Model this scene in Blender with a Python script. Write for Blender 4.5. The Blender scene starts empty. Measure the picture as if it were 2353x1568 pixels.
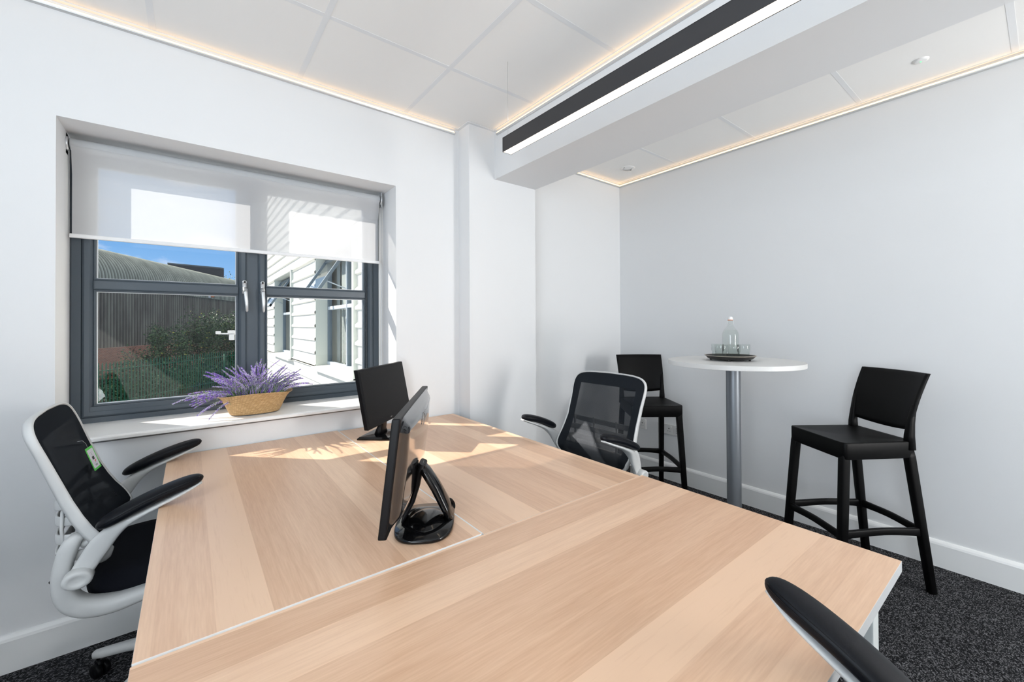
import bpy, bmesh, math, random
from math import sin, cos, pi, radians, sqrt
from mathutils import Vector, Matrix

random.seed(7)
scene = bpy.context.scene
COL = scene.collection

# ------------------------------------------------------------------ camera
H_EYE = 1.33
YAW, PITCH, ROLL = radians(37.743), radians(0.4412), radians(-0.2762)
F_PX, CY_PX, W_PX, H_PX = 955.78, 737.9, 2353.0, 1568.0
fwd = Vector((sin(YAW), cos(YAW), 0)); rgt = Vector((cos(YAW), -sin(YAW), 0)); upv = Vector((0, 0, 1))
fwd, upv = fwd * cos(PITCH) + upv * sin(PITCH), upv * cos(PITCH) - fwd * sin(PITCH)
rgt, upv = rgt * cos(ROLL) + upv * sin(ROLL), upv * cos(ROLL) - rgt * sin(ROLL)
cam_data = bpy.data.cameras.new('camera')
cam = bpy.data.objects.new('camera', cam_data)
COL.objects.link(cam)
cam_data.sensor_width = 36.0
cam_data.lens = F_PX / W_PX * 36.0
cam_data.shift_y = (CY_PX - H_PX / 2) / W_PX
cam_data.clip_start = 0.02
cam_data.clip_end = 500
M = Matrix((rgt, upv, -fwd)).transposed().to_4x4()
M.translation = Vector((0, 0, H_EYE))
cam.matrix_world = M
scene.camera = cam

# ------------------------------------------------------------------ colour
scene.view_settings.view_transform = 'Standard'
scene.view_settings.look = 'None'
scene.view_settings.gamma = 1.0
scene.view_settings.use_curve_mapping = False
scene.view_settings.exposure = -0.04

# ------------------------------------------------------------------ sky
world = bpy.data.worlds.new('sky')
scene.world = world
world.use_nodes = True
wn, wl = world.node_tree.nodes, world.node_tree.links
wn.clear()
w_out = wn.new('ShaderNodeOutputWorld'); w_bg = wn.new('ShaderNodeBackground')
w_tc = wn.new('ShaderNodeTexCoord'); w_sep = wn.new('ShaderNodeSeparateXYZ')
w_ramp = wn.new('ShaderNodeValToRGB')
w_ramp.color_ramp.elements[0].position = 0.0; w_ramp.color_ramp.elements[0].color = (0.36, 0.60, 0.92, 1)
w_ramp.color_ramp.elements[1].position = 0.55; w_ramp.color_ramp.elements[1].color = (1.0, 1.0, 1.0, 1)   # bright thin cloud overhead
e = w_ramp.color_ramp.elements.new(0.16); e.color = (0.15, 0.38, 0.74, 1)
e = w_ramp.color_ramp.elements.new(0.34); e.color = (0.30, 0.50, 0.78, 1)
w_map = wn.new('ShaderNodeMapping'); w_map.inputs['Scale'].default_value = (9, 9, 26)
w_noise = wn.new('ShaderNodeTexNoise'); w_noise.inputs['Scale'].default_value = 1.0; w_noise.inputs['Detail'].default_value = 6
w_cr = wn.new('ShaderNodeValToRGB')
w_cr.color_ramp.elements[0].position = 0.53; w_cr.color_ramp.elements[0].color = (0, 0, 0, 1)
w_cr.color_ramp.elements[1].position = 0.70; w_cr.color_ramp.elements[1].color = (1, 1, 1, 1)
w_mix = wn.new('ShaderNodeMixRGB'); w_mix.inputs['Color2'].default_value = (0.75, 0.8, 0.9, 1)
wl.new(w_tc.outputs['Generated'], w_sep.inputs[0]); wl.new(w_sep.outputs['Z'], w_ramp.inputs[0])
wl.new(w_tc.outputs['Generated'], w_map.inputs[0]); wl.new(w_map.outputs[0], w_noise.inputs['Vector'])
wl.new(w_noise.outputs['Fac'], w_cr.inputs[0]); wl.new(w_cr.outputs[0], w_mix.inputs['Fac'])
wl.new(w_ramp.outputs[0], w_mix.inputs['Color1']); wl.new(w_mix.outputs[0], w_bg.inputs['Color'])
w_bg.inputs['Strength'].default_value = 1.15
wl.new(w_bg.outputs[0], w_out.inputs['Surface'])

# ------------------------------------------------------------------ sun
sun_d = bpy.data.lights.new('sun', 'SUN'); sun_d.energy = 8.0; sun_d.angle = radians(0.55); sun_d.color = (1.0, 0.93, 0.84)
sun = bpy.data.objects.new('sun', sun_d); COL.objects.link(sun)
sun.location = (-20, 20, 20)
sun.rotation_euler = Vector((1, -1, -0.95)).to_track_quat('-Z', 'Y').to_euler()

# daylight of the unseen left window; rear door and its fill light are added
def area(name, loc, direction, sx, sy, power, color):
    d = bpy.data.lights.new(name, 'AREA'); d.shape = 'RECTANGLE'; d.size = sx; d.size_y = sy; d.energy = power; d.color = color
    o = bpy.data.objects.new(name, d); COL.objects.link(o); o.location = loc
    o.rotation_euler = Vector(direction).to_track_quat('-Z', 'Z').to_euler()
    return o
area('daylight_left_window', (-1.95, -0.6, 1.75), (1, 0.0, 1.0), 3.4, 1.1, 138, (0.87, 0.945, 1.0))
area('added_rear_fill', (2.90, -2.62, 1.45), (-0.12, 1, 0.55), 0.52, 1.8, 92, (1.0, 0.975, 0.94))

# ------------------------------------------------------------------ materials
MATS = {}
def principled(name, color, rough=0.5, metal=0.0, spec=0.5, coat=0.0, **kw):
    m = bpy.data.materials.new(name); m.use_nodes = True
    b = m.node_tree.nodes['Principled BSDF']
    b.inputs['Base Color'].default_value = (*color, 1); b.inputs['Roughness'].default_value = rough
    b.inputs['Metallic'].default_value = metal; b.inputs['Specular IOR Level'].default_value = spec
    if coat: b.inputs['Coat Weight'].default_value = coat; b.inputs['Coat Roughness'].default_value = 0.08
    MATS[name] = m
    return m
def nodes(m): return m.node_tree.nodes, m.node_tree.links, m.node_tree.nodes['Principled BSDF']
def noise_bump(m, scale, strength, dist=0.002, detail=3, vec=None):
    n, l, b = nodes(m)
    tc = n.new('ShaderNodeTexCoord'); mp = n.new('ShaderNodeMapping'); mp.inputs['Scale'].default_value = vec or (1, 1, 1)
    t = n.new('ShaderNodeTexNoise'); t.inputs['Scale'].default_value = scale; t.inputs['Detail'].default_value = detail
    bp = n.new('ShaderNodeBump'); bp.inputs['Strength'].default_value = strength; bp.inputs['Distance'].default_value = dist
    l.new(tc.outputs['Object'], mp.inputs[0]); l.new(mp.outputs[0], t.inputs['Vector']); l.new(t.outputs['Fac'], bp.inputs['Height']); l.new(bp.outputs[0], b.inputs['Normal'])
    return t
def noise_color(m, scale, c1, c2, lo=0.35, hi=0.65, detail=4, vec=None):
    n, l, b = nodes(m)
    tc = n.new('ShaderNodeTexCoord'); mp = n.new('ShaderNodeMapping'); mp.inputs['Scale'].default_value = vec or (1, 1, 1)
    t = n.new('ShaderNodeTexNoise'); t.inputs['Scale'].default_value = scale; t.inputs['Detail'].default_value = detail
    r = n.new('ShaderNodeValToRGB'); r.color_ramp.elements[0].position = lo; r.color_ramp.elements[0].color = (*c1, 1)
    r.color_ramp.elements[1].position = hi; r.color_ramp.elements[1].color = (*c2, 1)
    l.new(tc.outputs['Object'], mp.inputs[0]); l.new(mp.outputs[0], t.inputs['Vector']); l.new(t.outputs['Fac'], r.inputs[0]); l.new(r.outputs[0], b.inputs['Base Color'])
    return r
def emission(name, color, strength):
    m = bpy.data.materials.new(name); m.use_nodes = True; n = m.node_tree.nodes; n.clear()
    o = n.new('ShaderNodeOutputMaterial'); e = n.new('ShaderNodeEmission'); e.inputs[0].default_value = (*color, 1); e.inputs[1].default_value = strength
    m.node_tree.links.new(e.outputs[0], o.inputs[0]); MATS[name] = m
    return m

WALL = principled('wall_paint', (0.785, 0.795, 0.805), 0.75, spec=0.25); noise_bump(WALL, 180, 0.04, 0.0005)
CEIL = principled('ceiling_tile', (0.88, 0.88, 0.87), 0.85, spec=0.2)
TBAR = principled('ceiling_bar', (0.78, 0.80, 0.82), 0.45)
TRIMW = principled('white_gloss_trim', (0.84, 0.85, 0.85), 0.35)
SILL = principled('sill_gloss', (0.86, 0.86, 0.85), 0.28)
CARPET = principled('carpet', (0.05, 0.05, 0.055), 0.95, spec=0.1)
n, l, b = nodes(CARPET)      # salt and pepper tufts
tc = n.new('ShaderNodeTexCoord'); vo = n.new('ShaderNodeTexVoronoi'); vo.inputs['Scale'].default_value = 300; vo.inputs['Randomness'].default_value = 1
mp = n.new('ShaderNodeMapping'); mp.inputs['Scale'].default_value = (0.7, 1, 1)
sp = n.new('ShaderNodeSeparateColor'); rr = n.new('ShaderNodeValToRGB')
rr.color_ramp.elements[0].position = 0.1; rr.color_ramp.elements[0].color = (0.004, 0.004, 0.005, 1); rr.color_ramp.elements[1].position = 1.0; rr.color_ramp.elements[1].color = (0.16, 0.16, 0.17, 1)
q_ = rr.color_ramp.elements.new(0.6); q_.color = (0.022, 0.022, 0.025, 1)
l.new(tc.outputs['Object'], mp.inputs[0]); l.new(mp.outputs[0], vo.inputs['Vector']); l.new(vo.outputs['Color'], sp.inputs[0]); l.new(sp.outputs[0], rr.inputs[0]); l.new(rr.outputs[0], b.inputs['Base Color'])
ANTH = principled('anthracite_frame', (0.065, 0.085, 0.105), 0.38); noise_bump(ANTH, 60, 0.05, 0.0004)
GASKET = principled('black_gasket', (0.01, 0.01, 0.012), 0.6)
ALU = principled('aluminium', (0.62, 0.62, 0.61), 0.3, metal=0.9)
ALUW = principled('brushed_pale_profile', (0.62, 0.63, 0.63), 0.35, metal=0.4)
CHROME = principled('satin_chrome', (0.66, 0.68, 0.70), 0.34, metal=0.7)
WHITEP = principled('white_plastic', (0.62, 0.63, 0.63), 0.38)
BLACKP = principled('black_plastic', (0.003, 0.003, 0.004), 0.40, spec=0.15)
PIANO = principled('piano_black', (0.003, 0.003, 0.0035), 0.10, spec=0.35)
SCREEN = principled('screen_panel', (0.008, 0.0078, 0.008), 0.40, spec=0.13)
BACKGLOSS = principled('glossy_dark_back', (0.012, 0.012, 0.014), 0.09, coat=0.8)
LEATHER = principled('black_leather', (0.003, 0.004, 0.007), 0.46, spec=0.22); noise_bump(LEATHER, 900, 0.25, 0.0006)
SEATF = principled('seat_fabric', (0.006, 0.007, 0.011), 0.9, spec=0.15); noise_bump(SEATF, 700, 0.4, 0.001)
STOOLB = principled('stool_black', (0.003, 0.003, 0.0032), 0.45, spec=0.14); noise_bump(STOOLB, 1500, 0.25, 0.0004)
TABLEW = principled('white_laminate', (0.70, 0.70, 0.69), 0.4)
POLE = principled('silver_column', (0.25, 0.27, 0.295), 0.42, metal=0.7)
EDGEB = principled('pale_edge_band', (0.60, 0.62, 0.63), 0.4)
DESKLEG = principled('white_metal_leg', (0.74, 0.78, 0.78), 0.35)
LAMPB = principled('dark_lamp_housing', (0.028, 0.028, 0.031), 0.45)
LEDW = emission('lamp_diffuser', (1.0, 0.86, 0.70), 5.0)
LEDS = emission('strip_diffuser', (1.0, 0.64, 0.32), 3.6)
LEDG = emission('green_led', (0.2, 1.0, 0.35), 2.0)
SOCK = principled('socket_white', (0.72, 0.72, 0.71), 0.35)
DARKH = principled('dark_hole', (0.01, 0.01, 0.01), 0.6)
BRASS = principled('brass', (0.75, 0.55, 0.25), 0.3, metal=0.9)
TRAYB = principled('tray_black', (0.02, 0.019, 0.018), 0.4)
TRAYR = principled('tray_rim', (0.40, 0.35, 0.29), 0.4, metal=0.3)
GREEN = principled('tag_green', (0.10, 0.62, 0.09), 0.5)
PAPER = principled('tag_paper', (0.74, 0.74, 0.80), 0.6)
INK = principled('tag_ink', (0.03, 0.03, 0.03), 0.6)
GREYINK = principled('tag_grey_ink', (0.35, 0.35, 0.38), 0.6)
RED = principled('tag_red', (0.70, 0.04, 0.03), 0.5)
LOGO = principled('logo_grey', (0.45, 0.45, 0.45), 0.3, metal=0.4)
CABLE = principled('cable_clear', (0.55, 0.56, 0.60), 0.3)
STEM = principled('lavender_stem', (0.10, 0.19, 0.07), 0.7)
LAV1 = principled('lavender_purple', (0.20, 0.09, 0.55), 0.75)
LAV2 = principled('lavender_lilac', (0.50, 0.34, 0.78), 0.75)
LAV3 = principled('lavender_pale', (0.66, 0.62, 0.84), 0.75)
LAVG = principled('lavender_leaf', (0.26, 0.36, 0.20), 0.75)
# outdoors
CORR = principled('corrugated_cement', (0.16, 0.175, 0.15), 0.85); noise_color(CORR, 1.1, (0.20, 0.215, 0.175), (0.36, 0.375, 0.31), 0.3, 0.7, 6, (1, 1, 0.35))
CORW = principled('corrugated_wall', (0.09, 0.085, 0.07), 0.85); noise_color(CORW, 0.8, (0.085, 0.070, 0.055), (0.22, 0.21, 0.165), 0.3, 0.72, 6, (1, 1, 0.3))

DARKR = principled('dark_roof', (0.035, 0.035, 0.038), 0.8)
CLAD = principled('cream_cladding', (0.80, 0.80, 0.74), 0.5)
REVEAL = principled('cream_reveal', (0.62, 0.66, 0.60), 0.5)
FRAMEO = principled('outdoor_grey_frame', (0.13, 0.18, 0.22), 0.4)
FRAMEL = principled('outdoor_pale_frame', (0.55, 0.62, 0.68), 0.4)
INNER = principled('room_blind_pale', (0.30, 0.34, 0.32), 0.8)
FENCE = principled('green_fence', (0.014, 0.12, 0.055), 0.5)
GROUND = principled('ground_outside', (0.07, 0.075, 0.06), 0.95); noise_color(GROUND, 1.2, (0.012, 0.018, 0.010), (0.035, 0.045, 0.025))
LEAF1 = principled('leaf_dark', (0.03, 0.065, 0.024), 0.6)
LEAF2 = principled('leaf_mid', (0.08, 0.15, 0.05), 0.6)
LEAF3 = principled('leaf_yellow', (0.36, 0.36, 0.06), 0.6)
BARK = principled('bark', (0.05, 0.035, 0.025), 0.9)
CAMW = principled('camera_white', (0.75, 0.75, 0.76), 0.4)

# brick
BRICK = principled('red_brick', (0.3, 0.1, 0.06), 0.85)
n, l, b = nodes(BRICK)
tc = n.new('ShaderNodeTexCoord'); bt = n.new('ShaderNodeTexBrick')
bt.inputs['Scale'].default_value = 1.0; bt.inputs['Brick Width'].default_value = 0.32; bt.inputs['Row Height'].default_value = 0.11; bt.inputs['Mortar Size'].default_value = 0.009
bt.inputs['Color1'].default_value = (0.36, 0.13, 0.07, 1); bt.inputs['Color2'].default_value = (0.24, 0.09, 0.05, 1); bt.inputs['Mortar'].default_value = (0.42, 0.34, 0.28, 1)
l.new(tc.outputs['UV'], bt.inputs['Vector']); l.new(bt.outputs['Color'], b.inputs['Base Color'])

def wood(name, along_x, tones):
    m = principled(name, (0.7, 0.45, 0.3), 0.33, spec=0.65)
    n, l, b = nodes(m)
    tc = n.new('ShaderNodeTexCoord'); mp = n.new('ShaderNodeMapping')
    mp.inputs['Location'].default_value = (1.2, 0.02 if along_x else 0.05, 0)
    if not along_x: mp.inputs['Rotation'].default_value = (0, 0, radians(90))
    bt = n.new('ShaderNodeTexBrick'); bt.offset = 0.37
    bt.inputs['Scale'].default_value = 1; bt.inputs['Brick Width'].default_value = 9.0; bt.inputs['Row Height'].default_value = 0.098
    bt.inputs['Mortar Size'].default_value = 0.0; bt.inputs['Bias'].default_value = 0.0
    bt.inputs['Color1'].default_value = (0, 0, 0, 1); bt.inputs['Color2'].default_value = (1, 1, 1, 1)
    st = n.new('ShaderNodeMapping'); st.inputs['Scale'].default_value = (2.2, 60, 1)
    g1 = n.new('ShaderNodeTexNoise'); g1.inputs['Scale'].default_value = 1.0; g1.inputs['Detail'].default_value = 5; g1.inputs['Distortion'].default_value = 0.4
    st2 = n.new('ShaderNodeMapping'); st2.inputs['Scale'].default_value = (14, 230, 1)
    g2 = n.new('ShaderNodeTexNoise'); g2.inputs['Scale'].default_value = 1.0; g2.inputs['Detail'].default_value = 3
    st3 = n.new('ShaderNodeMapping'); st3.inputs['Scale'].default_value = (0.9, 9, 1)
    g3 = n.new('ShaderNodeTexNoise'); g3.inputs['Scale'].default_value = 1.0; g3.inputs['Detail'].default_value = 2
    l.new(tc.outputs['Object'], mp.inputs[0])
    for s in (st, st2, st3): l.new(mp.outputs[0], s.inputs[0])
    l.new(mp.outputs[0], bt.inputs['Vector'])
    l.new(st.outputs[0], g1.inputs['Vector']); l.new(st2.outputs[0], g2.inputs['Vector']); l.new(st3.outputs[0], g3.inputs['Vector'])
    def math_node(op, a, bb):
        q = n.new('ShaderNodeMath'); q.operation = op
        for i, v in enumerate((a, bb)):
            if isinstance(v, (int, float)): q.inputs[i].default_value = v
            else: l.new(v, q.inputs[i])
        return q.outputs[0]
    v = math_node('MULTIPLY', bt.outputs['Color'], 0.42)
    v = math_node('ADD', v, math_node('MULTIPLY', g1.outputs['Fac'], 0.36))
    v = math_node('ADD', v, math_node('MULTIPLY', g2.outputs['Fac'], 0.38))
    v = math_node('ADD', v, math_node('MULTIPLY', g3.outputs['Fac'], 0.40))
    r = n.new('ShaderNodeValToRGB')
    r.color_ramp.elements[0].position = 0.32; r.color_ramp.elements[0].color = (*tones[0], 1)
    r.color_ramp.elements[1].position = 0.95; r.color_ramp.elements[1].color = (*tones[1], 1)
    l.new(v, r.inputs[0]); l.new(r.outputs[0], b.inputs['Base Color'])
    bp = n.new('ShaderNodeBump'); bp.inputs['Strength'].default_value = 0.12; bp.inputs['Distance'].default_value = 0.0006
    l.new(g2.outputs['Fac'], bp.inputs['Height']); l.new(bp.outputs[0], b.inputs['Normal'])
    return m
TONES = ((0.54, 0.300, 0.172), (0.83, 0.570, 0.390))
WOODX = wood('beech_across', True, TONES)
WOODY = wood('beech_deep', False, TONES)

# basket weave
BASK = principled('woven_seagrass', (0.5, 0.3, 0.12), 0.75)
n, l, b = nodes(BASK)
tc = n.new('ShaderNodeTexCoord'); mp = n.new('ShaderNodeMapping'); mp.inputs['Scale'].default_value = (1, 1, 1)
bt = n.new('ShaderNodeTexBrick'); bt.inputs['Scale'].default_value = 1; bt.inputs['Brick Width'].default_value = 0.0125; bt.inputs['Row Height'].default_value = 0.0062
bt.inputs['Mortar Size'].default_value = 0.0011; bt.inputs['Mortar Smooth'].default_value = 0.9
bt.inputs['Color1'].default_value = (0.74, 0.50, 0.25, 1); bt.inputs['Color2'].default_value = (0.58, 0.36, 0.16, 1); bt.inputs['Mortar'].default_value = (0.46, 0.27, 0.11, 1)
l.new(tc.outputs['UV'], bt.inputs['Vector'])
bp = n.new('ShaderNodeBump'); bp.inputs['Strength'].default_value = 0.9; bp.inputs['Distance'].default_value = 0.003; bp.invert = True
l.new(bt.outputs['Fac'], bp.inputs['Height']); l.new(bp.outputs[0], b.inputs['Normal'])
nz = n.new('ShaderNodeTexNoise'); nz.inputs['Scale'].default_value = 60; nz.inputs['Detail'].default_value = 2
rr = n.new('ShaderNodeValToRGB'); rr.color_ramp.elements[0].position = 0.26; rr.color_ramp.elements[0].color = (0.12, 0.08, 0.05, 1); rr.color_ramp.elements[1].position = 0.31; rr.color_ramp.elements[1].color = (1, 1, 1, 1)
mx = n.new('ShaderNodeMixRGB'); mx.blend_type = 'MULTIPLY'; mx.inputs[0].default_value = 1
l.new(tc.outputs['UV'], nz.inputs['Vector']); l.new(nz.outputs['Fac'], rr.inputs[0]); l.new(bt.outputs['Color'], mx.inputs[1]); l.new(rr.outputs[0], mx.inputs[2]); l.new(mx.outputs[0], b.inputs['Base Color'])

def pane_mat(name, tint=(1, 1, 1), ior=1.5):
    m = bpy.data.materials.new(name); m.use_nodes = True; n = m.node_tree.nodes; l = m.node_tree.links; n.clear()
    o = n.new('ShaderNodeOutputMaterial'); mix = n.new('ShaderNodeMixShader'); t = n.new('ShaderNodeBsdfTransparent'); g = n.new('ShaderNodeBsdfGlossy')
    fr = n.new('ShaderNodeFresnel'); fr.inputs['IOR'].default_value = ior
    t.inputs[0].default_value = (*tint, 1); g.inputs['Roughness'].default_value = 0.0
    ge = n.new('ShaderNodeNewGeometry'); iv = n.new('ShaderNodeMath'); iv.operation = 'SUBTRACT'; iv.inputs[0].default_value = 1.0
    mu = n.new('ShaderNodeMath'); mu.operation = 'MULTIPLY'      # both faces of the thin sheet reflect only from outside the glass
    l.new(ge.outputs['Backfacing'], iv.inputs[1]); l.new(fr.outputs[0], mu.inputs[0]); l.new(iv.outputs[0], mu.inputs[1])
    l.new(mu.outputs[0], mix.inputs[0]); l.new(t.outputs[0], mix.inputs[1]); l.new(g.outputs[0], mix.inputs[2]); l.new(mix.outputs[0], o.inputs[0])
    return m
GLASS = pane_mat('window_glass')
TUMBLER = pane_mat('tumbler_glass', (0.94, 0.955, 0.95), 1.5)
BOTTLEG = pane_mat('bottle_glass', (0.95, 0.965, 0.955), 1.5)
OUTG = principled('outdoor_pane', (0.10, 0.135, 0.13), 0.04, spec=0.8)

def fabric(name, color, transp, transl, stripes=None, border=None):
    """thin cloth: part open weave, part translucent thread"""
    m = bpy.data.materials.new(name); m.use_nodes = True; n = m.node_tree.nodes; l = m.node_tree.links; n.clear()
    o = n.new('ShaderNodeOutputMaterial'); d = n.new('ShaderNodeBsdfDiffuse'); d.inputs[0].default_value = (*color, 1)
    tl = n.new('ShaderNodeBsdfTranslucent'); tl.inputs[0].default_value = (*color, 1)
    tr = n.new('ShaderNodeBsdfTransparent')
    m1 = n.new('ShaderNodeMixShader'); m1.inputs[0].default_value = transl
    m2 = n.new('ShaderNodeMixShader'); m2.inputs[0].default_value = transp
    l.new(d.outputs[0], m1.inputs[1]); l.new(tl.outputs[0], m1.inputs[2]); l.new(m1.outputs[0], m2.inputs[1]); l.new(tr.outputs[0], m2.inputs[2]); l.new(m2.outputs[0], o.inputs[0])
    if border:
        gl = n.new('ShaderNodeBsdfGlossy'); gl.inputs['Roughness'].default_value = 0.42; gl.inputs[0].default_value = (0.62, 0.66, 0.74, 1)
        m3 = n.new('ShaderNodeMixShader'); m3.inputs[0].default_value = 0.014
        l.new(m2.outputs[0], m3.inputs[1]); l.new(gl.outputs[0], m3.inputs[2]); l.new(m3.outputs[0], o.inputs[0])
        uv = n.new('ShaderNodeTexCoord'); sp = n.new('ShaderNodeSeparateXYZ'); l.new(uv.outputs['UV'], sp.inputs[0])
        # u in -1..1 across, v in 0..1 up (stored as 0..1): open weave only in the inner field
        def rng(src, a0, a1, b0, b1):
            q = n.new('ShaderNodeMapRange'); q.inputs['From Min'].default_value = a0; q.inputs['From Max'].default_value = a1
            q.inputs['To Min'].default_value = b0; q.inputs['To Max'].default_value = b1; l.new(src, q.inputs['Value']); return q.outputs[0]
        ab = n.new('ShaderNodeMath'); ab.operation = 'ABSOLUTE'
        su = n.new('ShaderNodeMath'); su.operation = 'SUBTRACT'; su.inputs[1].default_value = 0.5; l.new(sp.outputs['X'], su.inputs[0]); l.new(su.outputs[0], ab.inputs[0])
        a = rng(ab.outputs[0], 0.375, 0.385, 1, 0)
        c = rng(sp.outputs['Y'], 0.865, 0.875, 1, 0)
        e = rng(sp.outputs['Y'], 0.20, 0.215, 0.12, 1)
        p1 = n.new('ShaderNodeMath'); p1.operation = 'MULTIPLY'; l.new(a, p1.inputs[0]); l.new(c, p1.inputs[1])
        p2 = n.new('ShaderNodeMath'); p2.operation = 'MULTIPLY'; l.new(p1.outputs[0], p2.inputs[0]); l.new(e, p2.inputs[1])
        # fine weave
        vm = n.new('ShaderNodeMapping'); vm.inputs['Scale'].default_value = (190, 220, 1); vm.inputs['Rotation'].default_value = (0, 0, 0.5)
        ck = n.new('ShaderNodeTexNoise'); ck.inputs['Scale'].default_value = 1.0; ck.inputs['Detail'].default_value = 0
        l.new(uv.outputs['UV'], vm.inputs[0]); l.new(vm.outputs[0], ck.inputs['Vector'])
        w = rng(ck.outputs['Fac'], 0.3, 0.7, transp * 0.7, transp * 1.3)
        p3 = n.new('ShaderNodeMath'); p3.operation = 'MULTIPLY'; l.new(p2.outputs[0], p3.inputs[0]); l.new(w, p3.inputs[1])
        lw = n.new('ShaderNodeLayerWeight'); lw.inputs['Blend'].default_value = 0.5
        f1 = rng(lw.outputs['Facing'], 0.15, 0.75, 1.0, 0.12); p4 = n.new('ShaderNodeMath'); p4.operation = 'MULTIPLY'
        l.new(p3.outputs[0], p4.inputs[0]); l.new(f1, p4.inputs[1]); l.new(p4.outputs[0], m2.inputs[0])
    return m
BLIND = fabric('blind_screen_fabric', (0.72, 0.73, 0.75), 0.15, 0.40)
MESHF = fabric('chair_mesh_fabric', (0.015, 0.018, 0.022), 0.20, 0.2, border=True)

# ------------------------------------------------------------------ mesh builder
class MB:
    def __init__(s): s.v = []; s.f = []; s.mi = []; s.uv = {}; s.sm = []
    def add(s, verts, faces, mi=0, smooth=False):
        o = len(s.v); s.v += [tuple(p) for p in verts]
        for f in faces: s.f.append(tuple(i + o for i in f)); s.mi.append(mi); s.sm.append(smooth)
        return o
    def box(s, x0, x1, y0, y1, z0, z1, mi=0, bev=0.0):
        if bev <= 0:
            s.add([(x0,y0,z0),(x1,y0,z0),(x1,y1,z0),(x0,y1,z0),(x0,y0,z1),(x1,y0,z1),(x1,y1,z1),(x0,y1,z1)],
                  [(0,3,2,1),(4,5,6,7),(0,1,5,4),(1,2,6,5),(2,3,7,6),(3,0,4,7)], mi); return
        bm = bmesh.new(); bmesh.ops.create_cube(bm, size=1)
        for v in bm.verts: v.co = Vector(((x0+x1)/2 + v.co.x*(x1-x0), (y0+y1)/2 + v.co.y*(y1-y0), (z0+z1)/2 + v.co.z*(z1-z0)))
        bmesh.ops.bevel(bm, geom=bm.edges[:], offset=bev, segments=2, profile=0.5, affect='EDGES')
        s.bm(bm, mi)
    def bm(s, bm, mi=0, smooth=False):
        bm.verts.index_update()
        s.add([v.co.copy() for v in bm.verts], [[v.index for v in f.verts] for f in bm.faces], mi, smooth); bm.free()
    def prism(s, pts, axis, a0, a1, mi=0, smooth=False):
        """pts: 2-D outline (counter-clockwise), extruded along axis"""
        def mk(p, a):
            return {'x': (a, p[0], p[1]), 'y': (p[0], a, p[1]), 'z': (p[0], p[1], a)}[axis]
        k = len(pts)
        s.add([mk(p, a0) for p in pts] + [mk(p, a1) for p in pts],
              [tuple(range(k))[::-1], tuple(range(k, 2*k))] , mi, False)
        o = len(s.v) - 2*k
        for i in range(k):
            j = (i+1) % k; s.f.append((o+i, o+j, o+k+j, o+k+i)); s.mi.append(mi); s.sm.append(smooth)
    def sweep(s, path, sections, mi=0, cap=True, smooth=True, closed=False):
        """sections: list of rings (lists of 3-D points)"""
        k = len(sections[0]); o = len(s.v)
        for r in sections: s.v += [tuple(p) for p in r]
        m = len(sections)
        for i in range(m if closed else m-1):
            i2 = (i+1) % m
            for j in range(k):
                j2 = (j+1) % k
                s.f.append((o+i*k+j, o+i*k+j2, o+i2*k+j2, o+i2*k+j)); s.mi.append(mi); s.sm.append(smooth)
        if cap and not closed:
            s.f.append(tuple(o+j for j in range(k))[::-1]); s.mi.append(mi); s.sm.append(False)
            s.f.append(tuple(o+(m-1)*k+j for j in range(k))); s.mi.append(mi); s.sm.append(False)
    def tube(s, pts, rad, seg=10, mi=0, up=(0, 0, 1), flat=1.0, cap=True, closed=False, power=2.0):
        """round / flattened tube along a path; rad scalar or list of (a, b) or scalars; a is sideways, b along the up vector"""
        pts = [Vector(p) for p in pts]; up = Vector(up); secs = []
        m = len(pts)
        for i, p in enumerate(pts):
            if closed: t = pts[(i+1) % m] - pts[(i-1) % m]
            else: t = pts[min(i+1, m-1)] - pts[max(i-1, 0)]
            t.normalize(); sd = t.cross(up)
            if sd.length < 1e-4: sd = t.cross(Vector((1, 0, 0)))
            sd.normalize(); u2 = sd.cross(t)
            r = rad[i] if isinstance(rad, (list, tuple)) else rad
            a, bb = r if isinstance(r, (list, tuple)) else (r, r*flat)
            ring = []
            for j in range(seg):
                th = 2*pi*j/seg; c, q = cos(th), sin(th)
                c2 = math.copysign(abs(c)**(2/power), c); q2 = math.copysign(abs(q)**(2/power), q)
                ring.append(p + sd*(a*c2) + u2*(bb*q2))
            secs.append(ring)
        s.sweep(pts, secs, mi, cap, True, closed)
    def lathe(s, prof, seg=32, mi=0, c=(0, 0, 0), axis='z', smooth=True, squash=(1, 1)):
        o = len(s.v); k = len(prof)
        for i in range(seg):
            a = 2*pi*i/seg
            for r, h in prof:
                x, y = r*cos(a)*squash[0], r*sin(a)*squash[1]
                p = {'z': (c[0]+x, c[1]+y, c[2]+h), 'y': (c[0]+x, c[1]+h, c[2]+y), 'x': (c[0]+h, c[1]+x, c[2]+y)}[axis]
                s.v.append(p)
        for i in range(seg):
            i2 = (i+1) % seg
            for j in range(k-1):
                s.f.append((o+i*k+j, o+i2*k+j, o+i2*k+j+1, o+i*k+j+1)); s.mi.append(mi); s.sm.append(smooth)
    def grid(s, fn, nu, nv, mi=0, smooth=True, uv=False, thick=None):
        o = len(s.v)
        for j in range(nv+1):
            for i in range(nu+1):
                s.v.append(tuple(fn(i/nu, j/nv)))
                if uv: s.uv[len(s.v)-1] = (i/nu, j/nv)
        for j in range(nv):
            for i in range(nu):
                a = o+j*(nu+1)+i; s.f.append((a, a+1, a+nu+2, a+nu+1)); s.mi.append(mi); s.sm.append(smooth)
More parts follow.
